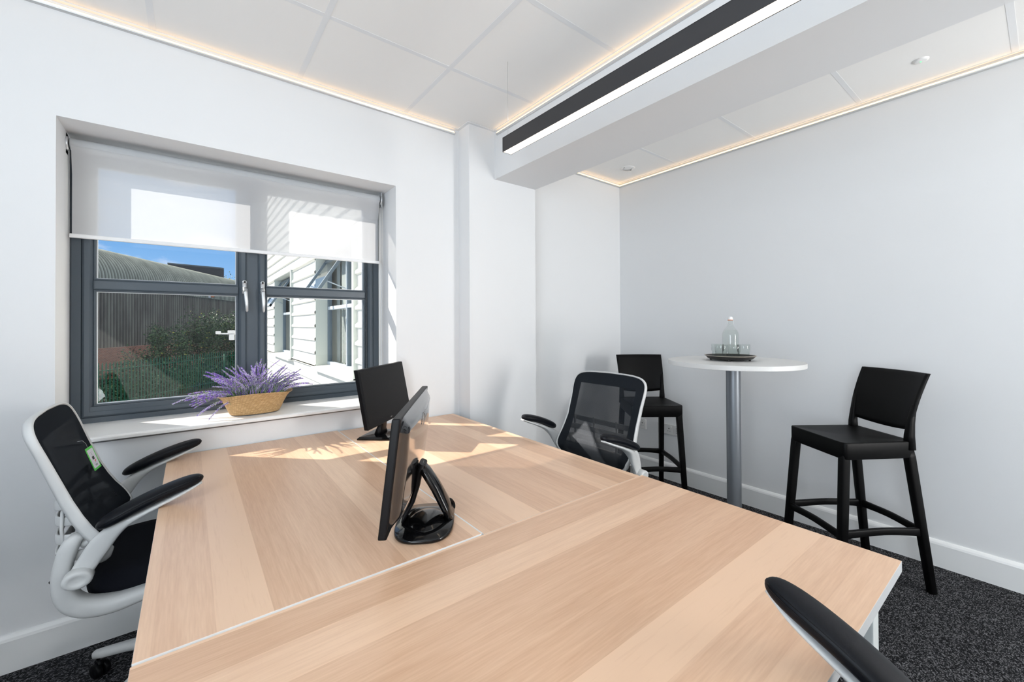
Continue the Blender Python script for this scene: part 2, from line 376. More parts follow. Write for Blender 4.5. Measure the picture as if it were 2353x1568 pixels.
    def build(s, name, mats, parent=None, kind=None, loc=None, rot=None, scale=None):
        me = bpy.data.meshes.new(name); me.from_pydata(s.v, [], s.f); me.update()
        if not isinstance(mats, (list, tuple)): mats = [mats]
        for m in mats: me.materials.append(m)
        me.polygons.foreach_set('material_index', s.mi); me.polygons.foreach_set('use_smooth', s.sm)
        if s.uv:
            ul = me.uv_layers.new(name='UVMap')
            for lp in me.loops: ul.data[lp.index].uv = s.uv.get(lp.vertex_index, (0, 0))
        bm = bmesh.new(); bm.from_mesh(me); bmesh.ops.recalc_face_normals(bm, faces=bm.faces[:]); bm.to_mesh(me); bm.free()
        o = bpy.data.objects.new(name, me); COL.objects.link(o)
        if parent: o.parent = parent
        if kind: o['kind'] = kind
        if loc: o.location = loc
        if rot: o.rotation_euler = rot
        return o

def smooth_path(pts, n=40):
    """Catmull-Rom through the points (tuples of any length)"""
    P = [Vector(p) for p in pts]; P = [P[0] * 2 - P[1]] + P + [P[-1] * 2 - P[-2]]; out = []; m = len(pts) - 1
    for i in range(n + 1):
        q = i / n * m; k = min(int(q), m - 1); t = q - k; a, b_, c, d = P[k:k + 4]
        out.append(0.5 * ((2 * b_) + (c - a) * t + (2 * a - 5 * b_ + 4 * c - d) * t * t + (3 * b_ - a - 3 * c + d) * t ** 3))
    return out
def tag(o, label, cat, group=None, kind=None):
    o['label'] = label; o['category'] = cat
    if group: o['group'] = group
    if kind: o['kind'] = kind
    return o
def thing(name, label, cat, loc=(0, 0, 0), rz=0.0, group=None):
    o = bpy.data.objects.new(name, None); COL.objects.link(o); o.location = loc; o.rotation_euler = (0, 0, rz); o.empty_display_size = 0.1
    return tag(o, label, cat, group)
def struct(name, parent=None):
    o = bpy.data.objects.new(name, None); COL.objects.link(o); o['kind'] = 'structure'
    return o
def copy_tree(o, parent=None):
    c = o.copy(); COL.objects.link(c); c.parent = parent
    for ch in list(o.children): copy_tree(ch, c)
    return c
def text_mesh(txt, size, name, mat, parent, loc, rot, extrude=0.0003):
    cu = bpy.data.curves.new(name, 'FONT'); cu.body = txt; cu.size = size; cu.align_x = 'CENTER'; cu.align_y = 'CENTER'; cu.extrude = extrude
    tmp = bpy.data.objects.new('tmp', cu); COL.objects.link(tmp)
    me = bpy.data.meshes.new_from_object(tmp); bpy.data.objects.remove(tmp)
    me.materials.clear(); me.materials.append(mat)
    o = bpy.data.objects.new(name, me); COL.objects.link(o); o.parent = parent; o.location = loc; o.rotation_euler = rot
    return o

# ------------------------------------------------------------------ room shell
YW, XR, ZC = 2.472, 3.232, 2.66          # window wall, right wall, ceiling
YA = 2.495                               # back wall of the alcove
XL, YB = -2.0, -2.7                      # unseen left and rear walls
WX0, WX1, WZ0, WZ1 = -0.433, 1.008, 0.865, 2.191   # window opening
CX0, CX1, CYF = 1.456, 2.03, 2.335       # column
BX0, BZ = 1.662, 2.33                    # beam
WT = 0.40                                # outer wall thickness

def wall_y(name, x0, x1, y0, y1, holes=()):
    """wall slab facing -y or +y with one rectangular hole"""
    mb = MB()
    if not holes: mb.box(x0, x1, y0, y1, 0, ZC + 0.12)
    else:
        hx0, hx1, hz0, hz1 = holes
        mb.box(x0, hx0, y0, y1, 0, ZC + 0.12); mb.box(hx1, x1, y0, y1, 0, ZC + 0.12)
        mb.box(hx0, hx1, y0, y1, 0, hz0); mb.box(hx0, hx1, y0, y1, hz1, ZC + 0.12)
    return mb.build(name, WALL, kind='structure')
wall_y('wall_window', XL - 0.15, CX0 + 0.1, YW, YW + WT, (WX0, WX1, WZ0 - 0.03, WZ1))
wall_y('wall_alcove', CX0 + 0.1, XR + 0.15, YA, YA + WT)
wall_y('wall_rear', XL - 0.15, XR + 0.15, YB - 0.15, YB, (2.60, 3.20, 0.3, 2.4))
mb = MB(); mb.box(XR, XR + 0.15, YB, YA, 0, ZC + 0.12); mb.build('wall_right', WALL, kind='structure')
mb = MB()
mb.box(XL - 0.15, XL, YB, -2.4, 0, ZC + 0.12); mb.box(XL - 0.15, XL, 1.2, YW, 0, ZC + 0.12)
mb.box(XL - 0.15, XL, -2.4, 1.2, 0, 1.05); mb.box(XL - 0.15, XL, -2.4, 1.2, 2.38, ZC + 0.12)
mb.build('wall_left', WALL, kind='structure')
mb = MB(); mb.box(CX0, CX1, CYF, YA + 0.02, 0, ZC + 0.05); mb.build('wall_column', WALL, kind='structure')
mb = MB(); mb.box(BX0, CX1, YB, CYF, BZ, ZC + 0.05); mb.build('trim_1', WALL, kind='structure')['label'] = 'white boxed-in ceiling beam'
mb = MB(); mb.box(XL - 0.15, XR + 0.15, YB - 0.15, YA + WT, -0.12, 0); mb.build('floor', CARPET, kind='structure')

# ceiling: tiles as slightly lowered panels between T-bars
mb = MB()
mb.box(XL - 0.15, XR + 0.15, YB - 0.15, YA + WT, ZC, ZC + 0.12)
mb.build('ceiling', CEIL, kind='structure')
def grid_bars(xs, ys, x0, x1, y0, y1, name):
    mb = MB()
    for x in xs: mb.box(x - 0.012, x + 0.012, y0, y1, ZC - 0.0012, ZC + 0.006)
    for y in ys: mb.box(x0, x1, y - 0.012, y + 0.012, ZC - 0.0010, ZC + 0.0055)
    mb.build(name, TBAR, kind='structure')
ys = [1.89 - 0.6 * i for i in range(8)]
grid_bars([-1.935, -1.335, -0.735, -0.135, 0.465, 1.065], ys, XL, BX0, YB, YW, 'trim_2')
grid_bars([2.68], ys, CX1, XR, YB, YA, 'trim_3')
mb = MB()   # perimeter angle trims
mb.box(XL, CX0 - 0.0201, YW - 0.02, YW + 0.001, ZC - 0.004, ZC + 0.006); mb.box(CX0 - 0.02, BX0 - 0.0201, CYF - 0.02, CYF + 0.001, ZC - 0.004, ZC + 0.006)
mb.box(CX0 - 0.02, CX0 + 0.001, CYF + 0.0011, YW, ZC - 0.004, ZC + 0.006)
mb.box(BX0 - 0.02, BX0 + 0.001, YB, CYF, ZC - 0.004, ZC + 0.006)
mb.box(CX1, CX1 + 0.02, YB, YA - 0.0201, ZC - 0.004, ZC + 0.006); mb.box(XR - 0.02, XR + 0.001, YB, YA - 0.0201, ZC - 0.004, ZC + 0.006); mb.box(CX1, XR, YA - 0.02, YA + 0.001, ZC - 0.004, ZC + 0.006)
mb.build('trim_4', TBAR, kind='structure')

def baseboard(name, pts):
    """profile swept along straight segments; pts list of (x0,y0,x1,y1,nx,ny)"""
    mb = MB(); t, h = 0.018, 0.142
    for x0, y0, x1, y1, nx, ny in pts:
        prof = [(0, 0), (t, 0), (t, h - 0.022), (t - 0.003, h - 0.012), (t - 0.009, h - 0.003), (t - 0.013, h), (0, h)]
        ring = lambda x, y: [(x + nx * a, y + ny * a, z) for a, z in prof]
        mb.sweep(None, [ring(x0, y0), ring(x1, y1)], smooth=False)
    mb.build(name, TRIMW, kind='structure')
baseboard('baseboard_window', [(XL, YW, CX0, YW, 0, -1)])
baseboard('baseboard_column', [(CX0, YW, CX0, CYF - 0.018, -1, 0), (CX0 - 0.018, CYF, CX1 + 0.018, CYF, 0, -1), (CX1, CYF - 0.018, CX1, YA, 1, 0)])
baseboard('baseboard_alcove', [(CX1, YA, XR, YA, 0, -1)])
baseboard('baseboard_right', [(XR, YB, XR, YA, -1, 0)])
baseboard('baseboard_left', [(XL, YB, XL, YW, 1, 0)])

# ------------------------------------------------------------------ window
win = struct('window_1')
YF = 2.72
GX = [(-0.346, 0.200), (0.347, 0.888)]; ZG0, ZT0, ZT1, ZG1 = 0.965, 1.492, 1.553, 2.078
def frame_ring(mb, x0, x1, z0, z1, w, y0, y1, mi=0, ch=0.006):
    """mitred frame with a chamfered inner and outer room-side edge"""
    prof = [(0, y1), (0, y0 + ch), (ch, y0), (w - ch * 1.6, y0), (w, y0 + ch * 1.6), (w, y1)]
    secs = []
    for sx, sz in ((0, 0), (1, 0), (1, 1), (0, 1)):
        ring = []
        for d, y in prof:
            x = x0 + d if sx == 0 else x1 - d
            z = z0 + d if sz == 0 else z1 - d
            ring.append((x, y, z))
        secs.append(ring)
    mb.sweep(None, secs, mi, smooth=False, closed=True)
mb = MB()
FX0, FX1, FZ0, FZ1 = -0.433, 0.99, 0.868, 2.165
frame_ring(mb, FX0, FX1, FZ0, FZ1, 0.046, YF, YF + 0.07)
mb.box(0.242, 0.308, YF, YF + 0.07, FZ0 + 0.03, FZ1 - 0.03, bev=0.006)
mb.build('window_frame', ANTH, win)
mb = MB(); mb.box(WX0, WX1, YF + 0.012, YF + 0.03, 2.165, WZ1); mb.box(0.99, WX1, YF + 0.002, YF + 0.03, FZ0, WZ1); mb.build('packing_strip', TRIMW, win)
for gi, (gx0, gx1) in enumerate(GX):
    sx0, sx1 = (FX0 + 0.041, 0.247) if gi == 0 else (0.303, FX1 - 0.041)
    mb = MB()
    frame_ring(mb, sx0, sx1, 0.908, 2.128, gx0 - sx0 - 0.008, YF - 0.014, YF + 0.05, ch=0.008)
    mb.box(gx0 - 0.01, gx1 + 0.01, YF - 0.010, YF + 0.05, ZT0 + 0.008, ZT1 - 0.008, bev=0.006)
    # fill the unequal jamb of the sash
    w = gx0 - sx0
    mb.box(sx1 - w - 0.002, gx1 - 0.0001 + 0.012, YF - 0.012, YF + 0.05, 0.93, 2.11) if sx1 - w > gx1 + 0.01 else None
    mb.box(sx0 + 0.02, sx1 - 0.02, YF - 0.012, YF + 0.05, 0.92, ZG0 - 0.008, bev=0.002); mb.box(sx0 + 0.02, sx1 - 0.02, YF - 0.012, YF + 0.05, ZG1 + 0.008, 2.115, bev=0.002)
    s = mb.build('sash', ANTH, win)
    for z0, z1 in ((ZG0, ZT0), (ZT1, ZG1)):
        mb = MB()   # glazing bead with pale spacer line
        frame_ring(mb, gx0 - 0.009, gx1 + 0.009, z0 - 0.009, z1 + 0.009, 0.009, YF - 0.006, YF + 0.028, ch=0.003)
        mb.build('glazing_bead', ANTH, s)
        mb = MB(); frame_ring(mb, gx0, gx1, z0, z1, 0.003, YF + 0.012, YF + 0.026, ch=0.0005); mb.build('spacer', CHROME, s)
        mb = MB(); mb.box(gx0, gx1, YF + 0.026, YF + 0.029, z0, z1); mb.build('pane', GLASS, s)
    # espagnolette handle
    hx = 0.236 if gi == 0 else 0.3205
    mb = MB()
    mb.tube([(hx, YF - 0.020, 1.567), (hx, YF - 0.020, 1.505)], (0.0105), 16, up=(0, 1, 0), flat=0.9)
    mb.lathe([(0, -0.006), (0.008, -0.006), (0.0105, -0.002), (0.0105, 0.012)], 20, 0, (hx, YF - 0.026, 1.567), 'y')
    mb.lathe([(0, -0.008), (0.009, -0.008), (0.012, -0.003), (0.012, 0.012)], 20, 0, (hx + (0.002 if gi == 0 else 0.001), YF - 0.028, 1.525), 'y')
    lean = 0.010 if gi == 0 else 0.004
    mb.tube([(hx, YF - 0.034, 1.538), (hx + lean * 0.3, YF - 0.044, 1.51), (hx + lean * 0.7, YF - 0.046, 1.46), (hx + lean, YF - 0.042, 1.41), (hx + lean, YF - 0.040, 1.402)],
            [(0.009, 0.005), (0.0095, 0.006), (0.0085, 0.006), (0.006, 0.005), (0.002, 0.002)], 14, up=(0, 1, 0))
    hd = mb.build('handle', CHROME, s)
    mb = MB(); mb.lathe([(0, -0.001), (0.0055, -0.001), (0.0055, 0.004)], 16, 0, (hx, YF - 0.0325, 1.567), 'y')
    mb.box(hx - 0.004, hx + 0.007, YF - 0.0475, YF - 0.043, 1.507, 1.519); mb.build('keyhole', DARKH, hd)
    mb = MB(); mb.lathe([(0, -0.001), (0.0048, -0.001), (0.0048, 0.008)], 16, 0, (hx + 0.002, YF - 0.037, 1.527), 'y'); mb.build('lock', BRASS, hd)
# sill board, sloping very slightly to the room
mb = MB()
def sring(x):
    return [(x, 2.80, 0.84), (x, 2.80, 0.884), (x, 2.445, 0.867), (x, 2.437, 0.8645), (x, 2.432, 0.860), (x, 2.432, 0.850), (x, 2.437, 0.847), (x, 2.472, 0.847)]
mb.sweep(None, [sring(WX0 - 0.005), sring(WX1 + 0.005)], smooth=False)
mb.build('window_sill', SILL, win)

# roller blind
rb = thing('roller_blind', 'pale grey roller blind half drawn down over the window', 'blind', (0.27, 2.655, 2.14))
rx0, rx1 = -0.69, 0.697
def roll(u, v): return (rx0 + (rx1 - rx0) * u, 0.026 * cos(2 * pi * v), 0.026 * sin(2 * pi * v))
mb = MB(); mb.grid(roll, 1, 36); mb.build('fabric_roll', principled('blind_roll_cloth', (0.46, 0.48, 0.50), 0.85, spec=0.2), rb)
mb = MB(); mb.grid(lambda u, v: (rx0 + 0.004 + (rx1 - rx0 - 0.008) * u, -0.026 + 0.031 * min(1, (1 - v) * 3) , -0.40 * (1 - v)), 4, 30); mb.build('fabric', BLIND, rb)
mb = MB(); mb.box(rx0 - 0.004, rx1 + 0.004, -0.003, 0.013, -0.415, -0.397, bev=0.003); mb.build('bottom_bar', principled('bar_white', (0.80, 0.81, 0.82), 0.35), rb)
for sx in (-1, 1):
    x = rx0 - 0.010 if sx < 0 else rx1 + 0.010
    mb = MB(); mb.lathe([(0, -0.006), (0.024, -0.006), (0.031, -0.003), (0.031, 0.003), (0.024, 0.006), (0, 0.006)], 28, 0, (x, 0, 0), 'x')
    mb.box(x - 0.003 + sx * 0.006, x + 0.003 + sx * 0.006, -0.012, 0.030, -0.045, 0.048, bev=0.001)
    mb.build('end_bracket', CHROME, rb)
mb = MB()
for yy in (-0.026, 0.020):
    mb.tube([(rx1 + 0.012, yy, 0), (rx1 + 0.016, yy, -0.3), (rx1 + 0.016, yy * 0.7, -1.12)], 0.0009, 6, up=(1, 0, 0))
    for i in range(190):
        z = -i * 0.006; bm = bmesh.new(); bmesh.ops.create_icosphere(bm, subdivisions=1, radius=0.0017, matrix=Matrix.Translation((rx1 + 0.012 + min(0.004, -z * 0.0133), yy, z))); mb.bm(bm, 0, True)
mb.build('bead_chain', principled('bead_beige', (0.70, 0.69, 0.66), 0.4), rb)

# ------------------------------------------------------------------ LED strips on the walls
def strip(label, p0, p1, n, gaps=()):
    """aluminium channel under the ceiling from p0 to p1, n = direction away from the wall"""
    p0, p1, n = Vector(p0), Vector(p1), Vector(n); t = thing('led_strip_light', label, 'light', tuple((p0 + p1) / 2), 0, 'strip lights around the ceiling')
    a, b_ = p0 - (p0 + p1) / 2, p1 - (p0 + p1) / 2
    up = Vector((0, 0, 1)); mk = lambda prof: [[e + n * u + up * w for u, w in prof] for e in (a, b_)]
    mb = MB(); mb.sweep(None, mk([(0, -0.012), (0.008, -0.013), (0.014, -0.009), (0.016, -0.004), (0.013, -0.002), (0.0045, 0.0085), (0.0045, 0.012), (0, 0.012)]), smooth=False); mb.build('profile', ALUW, t)
    d = (b_ - a).normalized() * 0.006; a2, b2 = a + d, b_ - d
    prof = [(0.013, -0.0035), (0.0148, -0.0018), (0.0062, 0.0092), (0.0045, 0.0075)]
    mb = MB(); mb.sweep(None, [[e + n * u + up * w for u, w in prof] for e in (a2, b2)], smooth=False); mb.build('diffuser', LEDS, t)
ZS = 2.634
strip('warm strip light along the top of the window wall', (-1.98, YW, ZS), (1.425, YW, ZS), (0, -1, 0))
strip('warm strip light running along the side of the ceiling beam above the black lamp', (BX0, 2.30, ZS), (BX0, YB + 0.05, ZS), (-1, 0, 0))
strip('short warm strip light at the far end of the alcove ceiling', (CX1 + 0.01, YA, ZS), (XR, YA, ZS), (0, -1, 0))
strip('long warm strip light along the top of the right wall', (XR, YA, ZS), (XR, YB + 0.05, ZS), (-1, 0, 0))

# ------------------------------------------------------------------ pendant lamp
LX0, LX1, LY1, LZ0, LZ1 = 1.244, 1.298, 1.678, 2.197, 2.270
pl = thing('linear_pendant_lamp', 'long black linear lamp hanging on thin wires beside the beam', 'lamp', (1.271, 0.2, LZ0))
o_ = Vector((1.271, 0.2, LZ0))
mb = MB(); y0, y1 = -1.4 - 0.2, LY1 - 0.2; hw = (LX1 - LX0) / 2; hh = LZ1 - LZ0
mb.box(-hw, -hw + 0.0025, y0, y1, 0, hh); mb.box(hw - 0.0025, hw, y0, y1, 0, hh); mb.box(-hw, hw, y0, y1, hh - 0.002, hh)
mb.box(-hw, hw, y0, y0 + 0.003, 0, hh); mb.box(-hw, hw, y1 - 0.003, y1, 0, hh)
mb.build('housing', LAMPB, pl)
mb = MB(); mb.box(-hw + 0.0026, hw - 0.0026, y0 + 0.0031, y1 - 0.0031, 0.001, 0.004); mb.build('diffuser', LEDW, pl)
for yy in (y1 - 0.01, 0.0, y0 + 0.1):
    mb = MB(); mb.tube([(0, yy, hh), (0, yy, ZC - LZ0)], 0.0007, 6, up=(1, 0, 0)); mb.lathe([(0, 0), (0.006, 0), (0.006, 0.008), (0, 0.010)], 12, 0, (0, yy, hh))
    mb.build('suspension_wire', ALU, pl)

# ceiling devices in the alcove
t = thing('ceiling_speaker', 'round white recessed disc in the alcove ceiling by the far corner', 'ceiling fitting', (2.96, 2.20, ZC))
mb = MB(); mb.lathe([(0.038, -0.006), (0.058, -0.006), (0.062, -0.003), (0.064, 0.004)], 40, 0, (0, 0, 0)); mb.lathe([(0, -0.004), (0.034, -0.004), (0.038, -0.002), (0.038, 0.006)], 40); mb.build('ring', TRIMW, t)
for sx in (-1, 1):
    mb = MB(); mb.box(sx * 0.046 - 0.0025, sx * 0.046 + 0.0025, -0.008, 0.008, -0.0075, -0.005); mb.build('clip', DARKH, t)
t = thing('emergency_light', 'small white ceiling disc with a green indicator in the right alcove ceiling', 'ceiling fitting', (2.93, 0.387, ZC))
mb = MB(); mb.lathe([(0, -0.008), (0.02, -0.008), (0.03, -0.004), (0.033, 0.004)], 32); mb.build('cover', TRIMW, t)
mb = MB(); mb.lathe([(0, -0.011), (0.003, -0.010), (0.004, -0.007)], 12); mb.build('indicator', LEDG, t)

# ------------------------------------------------------------------ sockets on the right wall
def socket(y0, y1, kind, label):
    yc = (y0 + y1) / 2; t = thing('wall_socket', label, 'socket', (XR, yc, 0.428), 0)
    w = (y1 - y0) / 2
    mb = MB(); mb.box(-0.010, 0, -w, w, -0.043, 0.043, bev=0.002); mb.build('face_plate', SOCK, t)
    if kind == 'double':
        for s in (-1, 1):
            c = s * 0.036
            mb = MB()
            mb.box(-0.0106, -0.0095, c - 0.004, c + 0.004, 0.004, 0.012); mb.box(-0.0106, -0.0095, c - 0.013, c - 0.006, -0.016, -0.012); mb.box(-0.0106, -0.0095, c + 0.006, c + 0.013, -0.016, -0.012)
            mb.build('pin_holes', DARKH, t)
            mb = MB(); mb.box(-0.014, -0.009, c + s * 0.016 - 0.006, c + s * 0.016 + 0.006, 0.016, 0.032, bev=0.001); mb.build('switch', SOCK, t)
    else:
        for z in (0.018, 0.0, -0.018):
            mb = MB(); mb.box(-0.012, -0.0095, -0.018, 0.018, z - 0.005, z + 0.004, bev=0.0006); mb.build('port_cover', LOGO, t)
socket(2.217, 2.363, 'double', 'white double power socket on the right wall nearest the alcove corner')
socket(1.952, 2.098, 'double', 'white double power socket on the right wall joined to the small data plate')
socket(1.864, 1.950, 'data', 'small white data plate on the right wall behind the left bar stool')

# ------------------------------------------------------------------ desks
def desk(x0, x1, y0, y1, ztop, wood_m, label, legs):
    cx, cy = (x0 + x1) / 2, (y0 + y1) / 2; t = thing('desk', label, 'desk', (cx, cy, 0))
    hx, hy = (x1 - x0) / 2, (y1 - y0) / 2; th = 0.027
    mb = MB(); mb.box(-hx, hx, -hy, hy, ztop - th, ztop, 1, bev=0.0006)
    mb.box(-hx + 0.0004, hx - 0.0004, -hy + 0.0004, hy - 0.0004, ztop - 0.001, ztop + 0.0003, 0)
    mb.build('desktop', [wood_m, EDGEB], t)
    mb = MB(); mb.box(-hx + 0.06, hx - 0.06, -hy + 0.07, -hy + 0.11, ztop - th - 0.04, ztop - th); mb.box(-hx + 0.06, hx - 0.06, hy - 0.11, hy - 0.07, ztop - th - 0.04, ztop - th)
    mb.box(-hx + 0.04, -hx + 0.08, -hy + 0.04, hy - 0.04, ztop - th - 0.05, ztop - th); mb.box(hx - 0.08, hx - 0.04, -hy + 0.04, hy - 0.04, ztop - th - 0.05, ztop - th)
    mb.build('underframe', DESKLEG, t)
    for lx, ly in legs:
        px, py = lx * (hx - 0.055), ly * (hy - 0.065)
        mb = MB(); mb.box(px - 0.025, px + 0.025, py - 0.025, py + 0.025, 0.012, ztop - th - 0.001, bev=0.004)
        mb.lathe([(0, 0), (0.018, 0), (0.018, 0.012), (0, 0.012)], 16, 0, (px, py, 0))
        mb.build('leg', DESKLEG, t)
four = [(-1, -1), (1, -1), (-1, 1), (1, 1)]
desk(-0.081, 0.656, 0.9934, 2.462, 0.7345, WOODY, 'pale wood desk under the window holding the near monitor', four)
desk(0.664, 1.400, 0.9934, 2.462, 0.7302, WOODY, 'pale wood desk in the corner by the column holding the far monitor', four)
desk(-0.083, 1.414, 0.232, 0.993, 0.7300, WOODX, 'nearest pale wood desk running across the front, its boards lying crosswise', four)
mb = MB(); mb.box(0.6563, 0.6637, 1.0, 2.455, 0.70, 0.7318); tag(mb.build('joint_strip', TRIMW), 'thin pale strip in the joint between the two window desks', 'strip')

# ------------------------------------------------------------------ office chair
def lerp(a, b, t): return a + (b - a) * t
def interp(tab, z):
    for (z0, v0), (z1, v1) in zip(tab, tab[1:]):
        if z <= z1:
            t = (z - z0) / (z1 - z0); t = max(0, min(1, t))
            return lerp(v0, v1, t)
    return tab[-1][1]
BX = [(0.54, -0.150), (0.58, -0.134), (0.62, -0.128), (0.66, -0.146), (0.70, -0.168), (0.76, -0.196), (0.82, -0.214), (0.88, -0.232), (0.945, -0.252), (1.00, -0.270), (1.05, -0.284)]
BW = [(0.54, 0.235), (0.60, 0.252), (0.64, 0.256), (0.70, 0.247), (0.78, 0.238), (0.86, 0.238), (0.93, 0.245), (1.05, 0.262)]
CURL = [(0.54, 0.040), (0.62, 0.040), (0.70, 0.028), (0.84, 0.016), (1.05, 0.008)]
ZB0, ZB1 = 0.545, 1.040
def back_pt(u, z, off=0.0):
    """u in -1..1 across the backrest"""
    return Vector((interp(BX, z) + interp(CURL, z) * u * u + off, 0, z))
def outline(n=160):
    """closed list of (y, z) of the backrest edge: rounded top corners, wide rounded bottom"""
    pts = []
    for i in range(n):
        th = 2 * pi * i / n
        c, s = cos(th), sin(th)
        p = 0.27 if s > 0 else 0.46
        cc = math.copysign(abs(c) ** p, c); ss = math.copysign(abs(s) ** p, s)
        zc = (ZB0 + ZB1) / 2; hz = (ZB1 - ZB0) / 2
        z = zc + hz * ss
        w = interp(BW, z)
        y = w * cc
        if s > 0: z += 0.012 * (1 - (y / 0.26) ** 2) - 0.006
        pts.append((y, z))
    return pts
OUT = outline()
def surf(y, z):
    w = interp(BW, min(max(z, ZB0), ZB1)); u = y / w
    p = back_pt(u, z); return Vector((p.x, y, z))
def make_chair(name_label, mesh_mat, arm_tilt=0.0):
    t = thing('office_chair', name_label, 'chair')
    # mesh panel
    mb = MB(); zc = (ZB0 + ZB1) / 2
    nr = 14; N = len(OUT)
    for r in range(nr + 1):
        k = r / nr
        for (y, z) in OUT:
            q = surf(y * k, zc + (z - zc) * k); mb.v.append(tuple(q)); mb.uv[len(mb.v) - 1] = (0.5 + 0.5 * y * k / 0.255, (zc + (z - zc) * k - ZB0) / (ZB1 - ZB0))
    for r in range(nr):
        for j in range(N):
            j2 = (j + 1) % N
            mb.f.append((r * N + j, r * N + j2, (r + 1) * N + j2, (r + 1) * N + j)); mb.mi.append(0); mb.sm.append(True)
    back = mb.build('mesh_backrest', mesh_mat, t)
    # white rim around it: thin from the front, deep to the rear
    mb = MB(); secs = []
    for i, (y, z) in enumerate(OUT):
        p = surf(y, z); y2, z2 = OUT[(i + 1) % N]; y1, z1 = OUT[i - 1]
        tan = surf(y2, z2) - surf(y1, z1); tan.normalize()
        nrm = Vector((-1, 0, -0.28)).normalized()       # to the rear
        outw = tan.cross(nrm); outw.normalize()
        if outw.dot(Vector((0, y, z - zc))) < 0: outw = -outw
        k = (z - ZB0) / (ZB1 - ZB0); d = 0.036 - 0.014 * max(0, min(1, k * 1.2)); w = 0.0065
        ring = []
        for a, bb in ((-0.004, 0.002), (0.0, -0.003), (w * 0.6, -0.004), (w, 0.002), (w, 0.010), (w * 0.7, d * 0.7), (w * 0.1, d), (-0.006, d * 0.9), (-0.007, d * 0.5), (-0.004, 0.012)):
            ring.append(p + outw * a + nrm * bb)
        secs.append(ring)
    mb.sweep(None, secs, closed=True); mb.build('back_frame', WHITEP, t)
    # lumbar ladder behind the back
    mb = MB()
    for z in (0.765, 0.712, 0.655, 0.600):
        xs = surf(0.222, z + 0.01).x - 0.018
        half = [(xs, 0.224, z + 0.014), (min(xs - 0.02, -0.200), 0.206, z + 0.008), (-0.232, 0.150, z), (-0.240, 0.0, z - 0.002)]
        mb.tube(smooth_path(half + [(x, -y, zz) for x, y, zz in half[:-1][::-1]], 36), 0.0045, 10, up=(0, 0, 1), flat=3.4, power=3.5)
    for yy in (-0.205, -0.08, 0.08, 0.205):
        xo = -0.212 if abs(yy) > 0.1 else -0.238
        mb.tube([(xo + 0.004, yy, 0.785), (xo, yy, 0.70), (xo + 0.006, yy * 0.97, 0.585)], 0.0065, 10, flat=0.7, up=(1, 0, 0), power=3)
    mb.build('lumbar_support', WHITEP, t)
    # J-shaped shell arms under the seat, one each side
    prof = [(-0.160, 0.672), (-0.178, 0.664), (-0.193, 0.640), (-0.203, 0.600), (-0.208, 0.555), (-0.202, 0.508), (-0.183, 0.469), (-0.147, 0.443), (-0.09, 0.433), (-0.03, 0.438), (0.04, 0.448), (0.12, 0.456), (0.20, 0.460)]
    wid = [(0.014, 0.010), (0.022, 0.019), (0.024, 0.023), (0.025, 0.023), (0.027, 0.024), (0.029, 0.027), (0.030, 0.030), (0.032, 0.030), (0.034, 0.027), (0.034, 0.023), (0.032, 0.019), (0.028, 0.016), (0.02, 0.012)]
    for s in (-1, 1):
        mb = MB(); pth = smooth_path([(x, z, 0) for x, z in prof], 48); wd = smooth_path([(a, b_, 0) for a, b_ in wid], 48)
        # the flat side of the section faces sideways all along the curve
        mb.tube([(p[0], s * 0.222, p[1]) for p in pth], [(max(w[1], 0.004), max(w[0], 0.004)) for w in wd], 18, up=(0, 1, 0), power=2.8)
        mb.tube([(-0.165, s * 0.215, 0.640), (-0.155, s * 0.218, 0.645), (-0.137, s * 0.222, 0.652)], 0.012, 12, up=(0, 1, 0))
        o = mb.build('seat_bracket', WHITEP, t)
        for bx_, bz_ in ((-0.217, 0.628), (-0.231, 0.550)):
            mb = MB(); mb.tube([(bx_ + 0.003, s * 0.222, bz_ - 0.012), (bx_ - 0.001, s * 0.222, bz_), (bx_ + 0.005, s * 0.222, bz_ + 0.012)], [(0.005, 0.002), (0.007, 0.004), (0.005, 0.002)], 8, up=(1, 0, 0)); mb.build('bolt_cap', BLACKP, o)
    # seat cushion
    mb = MB(); rings = []
    SN = 40
    def srect(k, z, dx=0.0):
        ring = []
        for i in range(SN):
            th = 2 * pi * i / SN; c, s_ = cos(th), sin(th)
            ring.append((0.065 + dx + 0.225 * k * math.copysign(abs(c) ** 0.45, c), 0.215 * k * math.copysign(abs(s_) ** 0.45, s_), z))
        return ring
    rings = [srect(0.90, 0.440, -0.012), srect(1.0, 0.455, -0.012), srect(1.02, 0.480, -0.010), srect(1.0, 0.512, -0.004), srect(0.93, 0.524), srect(0.7, 0.528), srect(0.3, 0.522), srect(0.02, 0.520)]
    mb.sweep(None, rings); mb.build('seat', SEATF, t)
    mb = MB(); mb.sweep(None, [srect(0.55, 0.418), srect(0.86, 0.430), srect(0.90, 0.442)]); mb.build('seat_shell', WHITEP, t)
    # arms
    for s in (-1, 1):
        hub = Vector((-0.163, s * 0.262, 0.566))
        ca, sa = cos(arm_tilt), sin(arm_tilt)
        def R_(p):
            dx, dz = p[0] - hub.x, p[2] - hub.z
            return (hub.x + dx * ca - dz * sa, p[1], hub.z + dx * sa + dz * ca)
        mb = MB()
        prof_h = [(0, 0.018), (0.010, 0.017), (0.015, 0.0195), (0.023, 0.021), (0.028, 0.018), (0.030, 0.012), (0.030, -0.018), (0.025, -0.024), (0, -0.024)]
        mb.lathe([(r, h * s) for r, h in prof_h], 48, 0, (hub.x, hub.y + s * 0.024, hub.z), 'y', squash=(1.15, 0.90))
        # bar: from hub rising forward, broadening under the pad
        path = [(-0.170, 0.556), (-0.140, 0.602), (-0.108, 0.648), (-0.074, 0.681), (-0.030, 0.706), (0.03, 0.728), (0.10, 0.750), (0.152, 0.768)]
